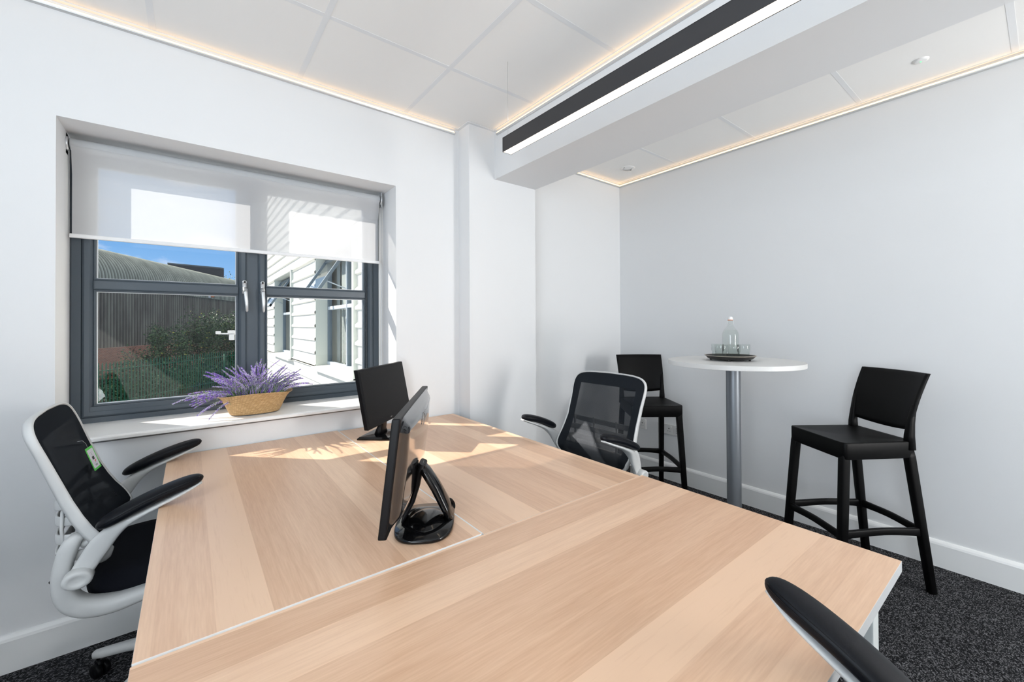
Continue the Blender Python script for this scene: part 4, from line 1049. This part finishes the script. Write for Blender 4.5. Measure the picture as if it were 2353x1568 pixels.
# the neighbouring wing with pale ribbed cladding, its face at right angles to our window
WXP = 1.60
wing = thing('building', 'cream ribbed building wing with grey windows seen through the right panes', 'building', (WXP, 9.0, -3.7))
def wp(name, mb, mat, par=wing): o = mb.build(name, mat, par); o.location = (0, 0, 0) if par is not wing else (-WXP, -9.0, 3.7); return o
W2 = (5.20, 7.18, 0.69, 2.40); W1 = (9.15, 11.28, 0.69, 2.40); W0 = (14.0, 16.2, 0.69, 2.40)
PITCHC = 0.215
def cladding(mb, y0, y1, z0, z1):
    """face at WXP, projecting trapezoid rib at the foot of every course"""
    k0 = math.floor(z0 / PITCHC); z = k0 * PITCHC; pts = []
    while z < z1 + PITCHC:
        for dz, dx in ((0.0, 0.0), (0.012, -0.030), (0.045, -0.030), (0.075, 0.0)):
            zz = z + dz
            if z0 - 1e-6 <= zz <= z1 + 1e-6: pts.append((zz, dx))
        z += PITCHC
    pts = [(z0, 0.0)] + pts + [(z1, 0.0)]
    rows = [[(WXP + dx, yy, zz) for zz, dx in pts] for yy in (y0, y1)]
    o = len(mb.v); mb.v += rows[0] + rows[1]; k = len(pts)
    for i in range(k - 1): mb.f.append((o + i, o + i + 1, o + k + i + 1, o + k + i)); mb.mi.append(0); mb.sm.append(False)
YS0, YS1 = 2.95, 18.6
mb = MB()
edges = [YS0, W2[0] - 0.07, W2[1], W1[0] - 0.07, W1[1], W0[0] - 0.07, W0[1], YS1]
for a, b_ in ((0, 1), (2, 3), (4, 5), (6, 7)): cladding(mb, edges[a], edges[b_], 0.69, 2.40)
cladding(mb, YS0, YS1, -3.7, 0.66); cladding(mb, YS0, YS1, 2.40, 5.6)
wp('cladding', mb, CLAD)
mb = MB()
mb.box(WXP + 0.32, WXP + 0.5, YS0, YS1, -3.7, 5.65)
mb.box(WXP + 0.001, WXP + 0.34, YS1 - 0.1, YS1 + 0.05, -3.7, 5.65); mb.box(WXP + 0.001, WXP + 0.34, YS0 - 0.02, YS0, -3.7, 5.65)
mb.box(WXP - 0.06, WXP + 0.5, YS0, YS1 + 0.05, 5.6, 5.75)
wp('inner_wall', mb, REVEAL)
for wi, (y0, y1, z0, z1) in enumerate((W2, W1, W0)):
    dpt = 0.165; fr = WXP + dpt
    mb = MB()
    mb.box(WXP - 0.012, fr + 0.05, y1 - 0.004, y1 + 0.02, z0 - 0.03, z1 + 0.02)       # far jamb
    mb.box(WXP - 0.045, fr + 0.05, y0 - 0.07, y0, z0 - 0.03, z1 + 0.02)               # near jamb flashing
    mb.box(WXP - 0.006, fr + 0.05, y0 - 0.02, y1 + 0.02, z1 - 0.004, z1 + 0.02)       # head
    wp('window_reveal', mb, REVEAL)
    mb = MB(); mb.prism([(WXP - 0.09, z0 - 0.055), (fr + 0.04, z0 - 0.05), (fr + 0.04, z0 + 0.01), (WXP - 0.09, z0 - 0.02)], 'y', y0 - 0.07, y1 + 0.01)
    wp('window_ledge', mb, CLAD)
    ym = y0 + 0.46 * (y1 - y0); zt_ = 1.60
    mb = MB(); f = 0.055
    for a, b_, c, d in ((y0, y1, z1 - f, z1), (y0, y0 + f, z0, z1), (y1 - f, y1, z0, z1), (ym - f / 2, ym + f / 2, z0, z1)): mb.box(fr, fr + 0.06, a, b_, c, d, bev=0.006)
    wf = wp('window_frame', mb, FRAMEO)
    mb = MB(); mb.box(fr - 0.005, fr + 0.06, y0, y1, z0, z0 + f, bev=0.006); mb.box(fr - 0.004, fr + 0.06, y0 + f, y1 - f, zt_ - f / 2, zt_ + f / 2, bev=0.006); mb.box(fr - 0.012, fr, ym - 0.012, ym + 0.012, z0 + f, z1 - f)
    wp('pale_frame_bars', mb, FRAMEL)
    for a, b_, c, d in ((y0 + f, ym - f / 2, z0 + f, zt_ - f / 2), (ym + f / 2, y1 - f, z0 + f, zt_ - f / 2), (y0 + f, ym - f / 2, zt_ + f / 2, z1 - f)):
        mb = MB(); mb.box(fr + 0.03, fr + 0.036, a, b_, c, d); wp('window_pane', mb, GLASS)
    mb = MB(); 
    for q in range(int((y1 - y0 - 0.1) / 0.09)):
        yy = y0 + 0.07 + q * 0.09
        if (q + wi) % 11 == 6: continue
        mb.box(fr + 0.12, fr + 0.122, yy, yy + 0.088, z0 + 0.05, z1 - 0.05)
    wp('vertical_blind', mb, INNER)
    # open top-hung sash over the far half
    A = radians(33); h = z1 - f - (zt_ + f / 2) + 0.03; yy0, yy1 = ym + 0.01, y1 - 0.03
    mb = MB(); sw = 0.05
    def lean(x, y, z):   # local: z downwards from the hinge, x outwards
        zz, xx = -z * cos(A) + x * sin(A), -z * sin(A) - x * cos(A)
        return (fr + xx, y, z1 - f + 0.01 + zz)
    def lbox(mbx, y0_, y1_, s0, s1, t0_, t1_):
        P = [lean(t, y, s) for t in (t0_, t1_) for y in (y0_, y1_) for s in (s0, s1)]
        mbx.add(P, [(0, 1, 3, 2), (4, 6, 7, 5), (0, 4, 5, 1), (2, 3, 7, 6), (0, 2, 6, 4), (1, 5, 7, 3)])
    lbox(mb, yy0, yy0 + sw, 0, h, 0, 0.04); lbox(mb, yy1 - sw, yy1, 0, h, 0, 0.04); lbox(mb, yy0, yy1, 0, sw, 0, 0.04)
    sa_ = wp('open_sash', mb, FRAMEO)
    mb = MB(); lbox(mb, yy0, yy1, h - sw, h, -0.004, 0.044); o = mb.build('sash_bottom_rail', FRAMEL, sa_)
    mb = MB(); lbox(mb, yy0 + sw, yy1 - sw, sw, h - sw, 0.018, 0.022); mb.build('sash_pane', GLASS, sa_)
    mb = MB(); mb.tube([lean(0.0, yy0 + 0.03, h * 0.65), (fr, yy0 + 0.03, zt_ + 0.25)], 0.008, 6, up=(0, 1, 0)); mb.tube([lean(0.0, yy1 - 0.03, h * 0.65), (fr, yy1 - 0.03, zt_ + 0.25)], 0.008, 6, up=(0, 1, 0)); mb.build('stay_arm', FRAMEL, sa_)

# security lamp arm fixed to the far end of the wing
pc = Vector((WXP - 0.02, 18.2, 1.02))
sc = thing('security_camera', 'white camera on a wall arm behind the middle window post', 'camera', tuple(pc))
mb = MB(); mb.tube([(0, 0, 0), (-0.78, 0, 0.02)], 0.028, 8, up=(0, 0, 1)); mb.build('arm', CAMW, sc)
mb = MB(); mb.box(-0.46, -0.30, -0.08, 0.08, -0.22, -0.01, bev=0.015); mb.build('junction_box', CAMW, sc)
mb = MB(); mb.box(-0.50, -0.28, -0.08, 0.08, 0.02, 0.13, bev=0.02); mb.build('bracket', CAMW, sc)
mb = MB(); mb.box(-0.86, -0.70, -0.06, 0.06, 0.0, 0.11, bev=0.02); mb.build('camera_head', CAMW, sc)

# barrel roofed corrugated shed
ds = Vector((0.44, 0.90, 0)).normalized(); ns = Vector((ds.y, -ds.x, 0))
P0 = at_depth(221, 750, 38.0); P0.z = 0
shed = thing('building', 'long corrugated shed with a barrel roof beyond the green fence', 'building', (P0.x, P0.y, -3.7))
def shed_pt(t, d, z): p = P0 + ds * t + ns * d; return (p.x - P0.x, p.y - P0.y, z + 3.7)
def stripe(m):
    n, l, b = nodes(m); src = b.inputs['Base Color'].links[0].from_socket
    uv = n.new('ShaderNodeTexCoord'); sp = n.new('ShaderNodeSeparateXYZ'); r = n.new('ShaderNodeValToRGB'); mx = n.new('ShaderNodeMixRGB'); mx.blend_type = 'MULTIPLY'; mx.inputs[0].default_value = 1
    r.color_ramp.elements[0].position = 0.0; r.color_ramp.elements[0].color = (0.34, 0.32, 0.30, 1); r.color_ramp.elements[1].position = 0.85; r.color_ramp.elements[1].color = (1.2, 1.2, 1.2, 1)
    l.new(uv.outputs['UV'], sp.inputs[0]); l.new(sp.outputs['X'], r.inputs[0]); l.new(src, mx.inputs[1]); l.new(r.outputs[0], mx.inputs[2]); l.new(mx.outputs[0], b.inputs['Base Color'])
stripe(CORR); stripe(CORW)      # rib shade painted into the colour over grimy valleys, crests lightened
def corr(mb, prof, t0_, t1_, pitch, amp):
    """prof: list of (inward distance, z, nx, nz)"""
    step = pitch / 6; nt = int((t1_ - t0_) / step); o = len(mb.v); k = len(prof)
    for i in range(nt + 1):
        t = t0_ + i * step; a = amp * (0.5 + 0.5 * cos(2 * pi * t / pitch))
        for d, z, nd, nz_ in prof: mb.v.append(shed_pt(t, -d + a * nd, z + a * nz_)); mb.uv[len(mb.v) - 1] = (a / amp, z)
    for i in range(nt):
        for j in range(k - 1):
            q = o + i * k + j; mb.f.append((q, q + k, q + k + 1, q + 1)); mb.mi.append(0); mb.sm.append(True)
R_S, Z_S = 3.4, 5.7
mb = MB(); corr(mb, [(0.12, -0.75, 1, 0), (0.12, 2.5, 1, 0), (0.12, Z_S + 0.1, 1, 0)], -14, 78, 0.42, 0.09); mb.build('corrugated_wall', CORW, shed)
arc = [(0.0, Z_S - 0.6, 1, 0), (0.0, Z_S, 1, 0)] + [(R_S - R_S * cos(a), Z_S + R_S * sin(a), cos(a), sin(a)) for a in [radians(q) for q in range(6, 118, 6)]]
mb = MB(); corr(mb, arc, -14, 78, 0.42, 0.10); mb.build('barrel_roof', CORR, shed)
mb = MB()
for t in range(-30, 180):
    tt = t * 0.42
    p = shed_pt(tt, 0.105, Z_S - 0.35); 
    mb.add([(p[0] + a, p[1] + b_, p[2] + c) for a, b_, c in ((-.03, 0, 0), (0, 0, -.05), (.03, 0, 0), (0, 0, .05), (0.01, -0.05, 0))], [(0, 1, 4), (1, 2, 4), (2, 3, 4), (3, 0, 4)])
mb.build('bolts', DARKR, shed)['kind'] = 'stuff'
mb = MB()
uvs = []
for t in (-14, 78):
    for z in (-3.7, -0.75): mb.v.append(shed_pt(t, 0.05, z)); mb.uv[len(mb.v) - 1] = (t, z)
mb.f.append((0, 2, 3, 1)); mb.mi.append(0); mb.sm.append(False)
o_ = len(mb.v)
for t in (-14, 78):
    for d, z in ((0.05, -0.75), (-0.25, -0.70)): mb.v.append(shed_pt(t, d, z)); mb.uv[len(mb.v) - 1] = (t, z + d)
mb.f.append((4, 6, 7, 5)); mb.mi.append(0); mb.sm.append(False)
mb.build('brick_base', BRICK, shed)

q = at_depth(385, 607, 92); q2 = at_depth(506, 618, 92)
db = thing('building', 'dark flat roofed block rising behind the barrel roof', 'building', (q.x, q.y, -3.7))
v2 = Vector((q2.x - q.x, q2.y - q.y, 0)); n2 = Vector((-v2.y, v2.x, 0)).normalized() * 1.2; zt1, zt2 = q.z + 3.7, q2.z + 3.7
mb = MB(); mb.add([(0, 0, 0), (v2.x, v2.y, 0), (v2.x + n2.x, v2.y + n2.y, 0), (n2.x, n2.y, 0), (0, 0, zt1), (v2.x, v2.y, zt2), (v2.x + n2.x, v2.y + n2.y, zt2), (n2.x, n2.y, zt1)],
                  [(0, 1, 5, 4), (1, 2, 6, 5), (2, 3, 7, 6), (3, 0, 4, 7), (4, 5, 6, 7)]); mb.build('dark_wall', DARKR, db)
mb = MB(); mb.add([(-n2.x * .03, -n2.y * .03, zt1), (v2.x * 1.01 - n2.x * .03, v2.y * 1.01 - n2.y * .03, zt2), (v2.x + n2.x, v2.y + n2.y, zt2), (n2.x, n2.y, zt1), (-n2.x * .03, -n2.y * .03, zt1 + .3), (v2.x * 1.01 - n2.x * .03, v2.y * 1.01 - n2.y * .03, zt2 + .3), (v2.x + n2.x, v2.y + n2.y, zt2 + .3), (n2.x, n2.y, zt1 + .3)],
                  [(0, 1, 5, 4), (1, 2, 6, 5), (2, 3, 7, 6), (3, 0, 4, 7), (4, 5, 6, 7)]); mb.build('coping', principled('coping_grey', (0.12, 0.13, 0.13), 0.8), db)

# palisade fence
FD = Vector((0.59, 0.807, 0)).normalized(); FP = at_depth(225, 750, 24.0); FP.z = 0
fence = thing('palisade_fence', 'green steel palisade fence with pointed pales seen through the left pane', 'fence', (FP.x, FP.y, -3.7))
fn = Vector((FD.y, -FD.x, 0))
mb = MB()
w = 0.047
prof = [(-w, 0), (-w * 0.45, 0.022), (w * 0.45, 0.022), (w, 0)]
rows = []
for z, k in ((0.05, 1), (2.78, 1), (2.9, 0.06)):
    rows.append([tuple(FD * (a * k) + fn * (0.03 + c) + Vector((0, 0, z))) for a, c in prof] + [tuple(FD * (a * k) + fn * (0.026 + c) + Vector((0, 0, z))) for a, c in prof[::-1]])
mb.sweep(None, rows, smooth=False)
pale = mb.build('pale', FENCE, fence)
for i in range(1, 98):
    o = pale.copy(); COL.objects.link(o); o.parent = fence; o.location = FD * (0.24 * (i - 10))
pale.location = FD * (0.24 * -10)
for z in (0.45, 2.42):
    mb = MB(); mb.tube([tuple(FD * -2.6 + Vector((0, 0, z))), tuple(FD * 21.2 + Vector((0, 0, z)))], 0.028, 4, power=6); mb.build('rail', FENCE, fence)
for t in (-2.0, 0.9 + 2.75, 0.9 + 5.5 + 1.6, 11.0, 13.75, 16.5, 19.2):
    mb = MB(); p = FD * t; mb.tube([tuple(p), tuple(p + Vector((0, 0, 2.65)))], (0.055), 4, up=(fn.x, fn.y, 0), power=6); mb.build('post', FENCE, fence)

# shrubs
def shrub(name, label, c, size, count, mats, seed, leaf=0.16, group=None, cat='shrub'):
    t = thing(name, label, cat, tuple(c), 0, group); rnd = random.Random(seed)
    sx, sy, sz = size; mb = MB()
    lobes = [(Vector((rnd.uniform(-.6, .6) * sx, rnd.uniform(-.6, .6) * sy, rnd.uniform(0.25, 0.85) * sz)), rnd.uniform(0.28, 0.55)) for _ in range(16)]
    for i in range(count):
        lc, lr = rnd.choice(lobes); v = Vector((rnd.gauss(0, 1), rnd.gauss(0, 1), rnd.gauss(0, 1))).normalized() * (rnd.random() ** 0.4)
        p = lc + Vector((v.x * sx * lr, v.y * sy * lr, v.z * sz * lr * 0.75))
        if p.z < 0: p.z = rnd.random() * 0.3
        d = Vector((rnd.gauss(0, 1), rnd.gauss(0, 1), rnd.gauss(0, .7))).normalized(); w_ = d.cross(Vector((rnd.gauss(0, 1), rnd.gauss(0, 1), rnd.gauss(0, 1)))).normalized()
        s = leaf * rnd.uniform(0.6, 1.3)
        mb.add([p, p + d * s * .5 + w_ * s * .28, p + d * s, p + d * s * .5 - w_ * s * .28], [(0, 1, 2), (0, 2, 3)], 0 if rnd.random() < 0.62 else (1 if rnd.random() < 0.93 else 2))
    mb.build('foliage', mats, t)
    mb = MB()
    for i in range(7):
        lc, lr = lobes[i]; mb.tube([(lc.x * 0.15, lc.y * 0.15, 0), (lc.x * 0.5, lc.y * 0.4, lc.z * 0.5), tuple(lc)], [0.06, 0.04, 0.015], 6, up=(1, 0, 0))
    for i in range(18):      # long arching shoots
        a = rnd.random() * 6.28; lc, lr = rnd.choice(lobes); tip = lc + Vector((cos(a) * sx * 0.4, sin(a) * sy * 0.4, sz * rnd.uniform(0.15, 0.4)))
        mb.tube([tuple(lc), tuple(lc.lerp(tip, .6) + Vector((0, 0, 0.15))), tuple(tip)], [0.02, 0.012, 0.006], 5, up=(1, 0, 0))
    mb.build('branches', BARK, t)
    return t
GL = [LEAF1, LEAF2, LEAF3]
def base_at(px, d): p = at_depth(px, 750, d); p.z = -3.7; return p
shrub('shrub', 'tall dark green shrub against the corrugated shed, left of the others', base_at(392, 37), (1.8, 1.8, 5.0), 4200, GL, 1, 0.19, 'shrubs beyond the fence')
shrub('shrub', 'tallest dark green shrub in the middle of the group beyond the fence', base_at(448, 41), (2.3, 2.3, 6.4), 6000, GL, 2, 0.19, 'shrubs beyond the fence')
shrub('shrub', 'dark green shrub beside the middle window post beyond the fence', base_at(512, 45), (2.5, 2.5, 6.0), 6000, GL, 3, 0.2, 'shrubs beyond the fence')
shrub('shrub', 'dark shrub partly hidden behind the middle window post', base_at(572, 50), (2.6, 2.6, 6.1), 3600, GL, 4, 0.22, 'shrubs beyond the fence')
shrub('shrub', 'low creeping shrub in front of the brick base of the shed', base_at(325, 34), (1.7, 1.7, 2.9), 2300, GL, 5, 0.18, 'shrubs beyond the fence')
shrub('tree', 'yellow-green treetop showing over the far end of the barrel roof', base_at(523, 112), (5.2, 5.2, 17.3), 2600, [LEAF3, LEAF2, LEAF3], 6, 0.5, None, 'tree')

mb = MB(); rnd = random.Random(21)
for i in range(13000):
    t = rnd.uniform(-3, 26); d = rnd.uniform(0.5, 6.5); p = FP + FD * t - fn * d + Vector((0, 0, -3.7 + abs(rnd.gauss(0, 0.75)) * (1 if d > 1 else 0.7)))
    a = Vector((rnd.gauss(0, 1), rnd.gauss(0, 1), rnd.gauss(0, 1))).normalized(); w_ = a.cross(Vector((rnd.gauss(0, 1), rnd.gauss(0, 1), rnd.gauss(0, 1)))).normalized(); q = rnd.uniform(0.12, 0.3)
    mb.add([p, p + a * q * .5 + w_ * q * .28, p + a * q, p + a * q * .5 - w_ * q * .28], [(0, 1, 2), (0, 2, 3)], 0 if rnd.random() < 0.7 else 1)
tag(mb.build('undergrowth', [LEAF1, LEAF2]), 'dark low undergrowth growing behind the green fence', 'plants', kind='stuff')

# small lamp on the shed wall
ro, rd = Vector((0, 0, H_EYE)), ray(481, 681)
tt = ((P0 - ro).dot(ns)) / rd.dot(ns); pw = ro + rd * tt
lp = thing('wall_lamp', 'small white and orange lamp fixed high on the corrugated shed wall', 'lamp', tuple(pw + ns * 0.12))
mb = MB(); mb.box(-0.35, 0.05, -0.2, 0.2, -0.25, 0.3, bev=0.05); mb.build('housing', CAMW, lp)
mb = MB(); mb.box(0.07, 0.45, -0.2, 0.2, -0.15, 0.25, bev=0.05); mb.build('orange_lens', principled('orange_lens', (0.6, 0.2, 0.08), 0.4), lp)

# unseen left window, and a rear door added as an opening for fill light
for nm_, pts in (('window_2', ('x', XL - 0.06, -2.4, 1.2, 1.05, 2.38)), ('added_rear_door', ('y', YB - 0.06, 2.60, 3.20, 0.3, 2.4))):
    ax, c, a0, a1, z0, z1 = pts; st = struct(nm_); f = 0.05
    mb = MB()
    for p0_, p1_, q0, q1 in ((a0, a1, z0, z0 + f), (a0, a1, z1 - f, z1), (a0, a0 + f, z0, z1), (a1 - f, a1, z0, z1), ((a0 + a1) / 2 - f / 2, (a0 + a1) / 2 + f / 2, z0, z1)):
        if ax == 'x': mb.box(c - 0.05, c, p0_, p1_, q0, q1)
        else: mb.box(p0_, p1_, c - 0.05, c, q0, q1)
    mb.build('window_frame', ANTH, st)
bpy.context.view_layer.update()
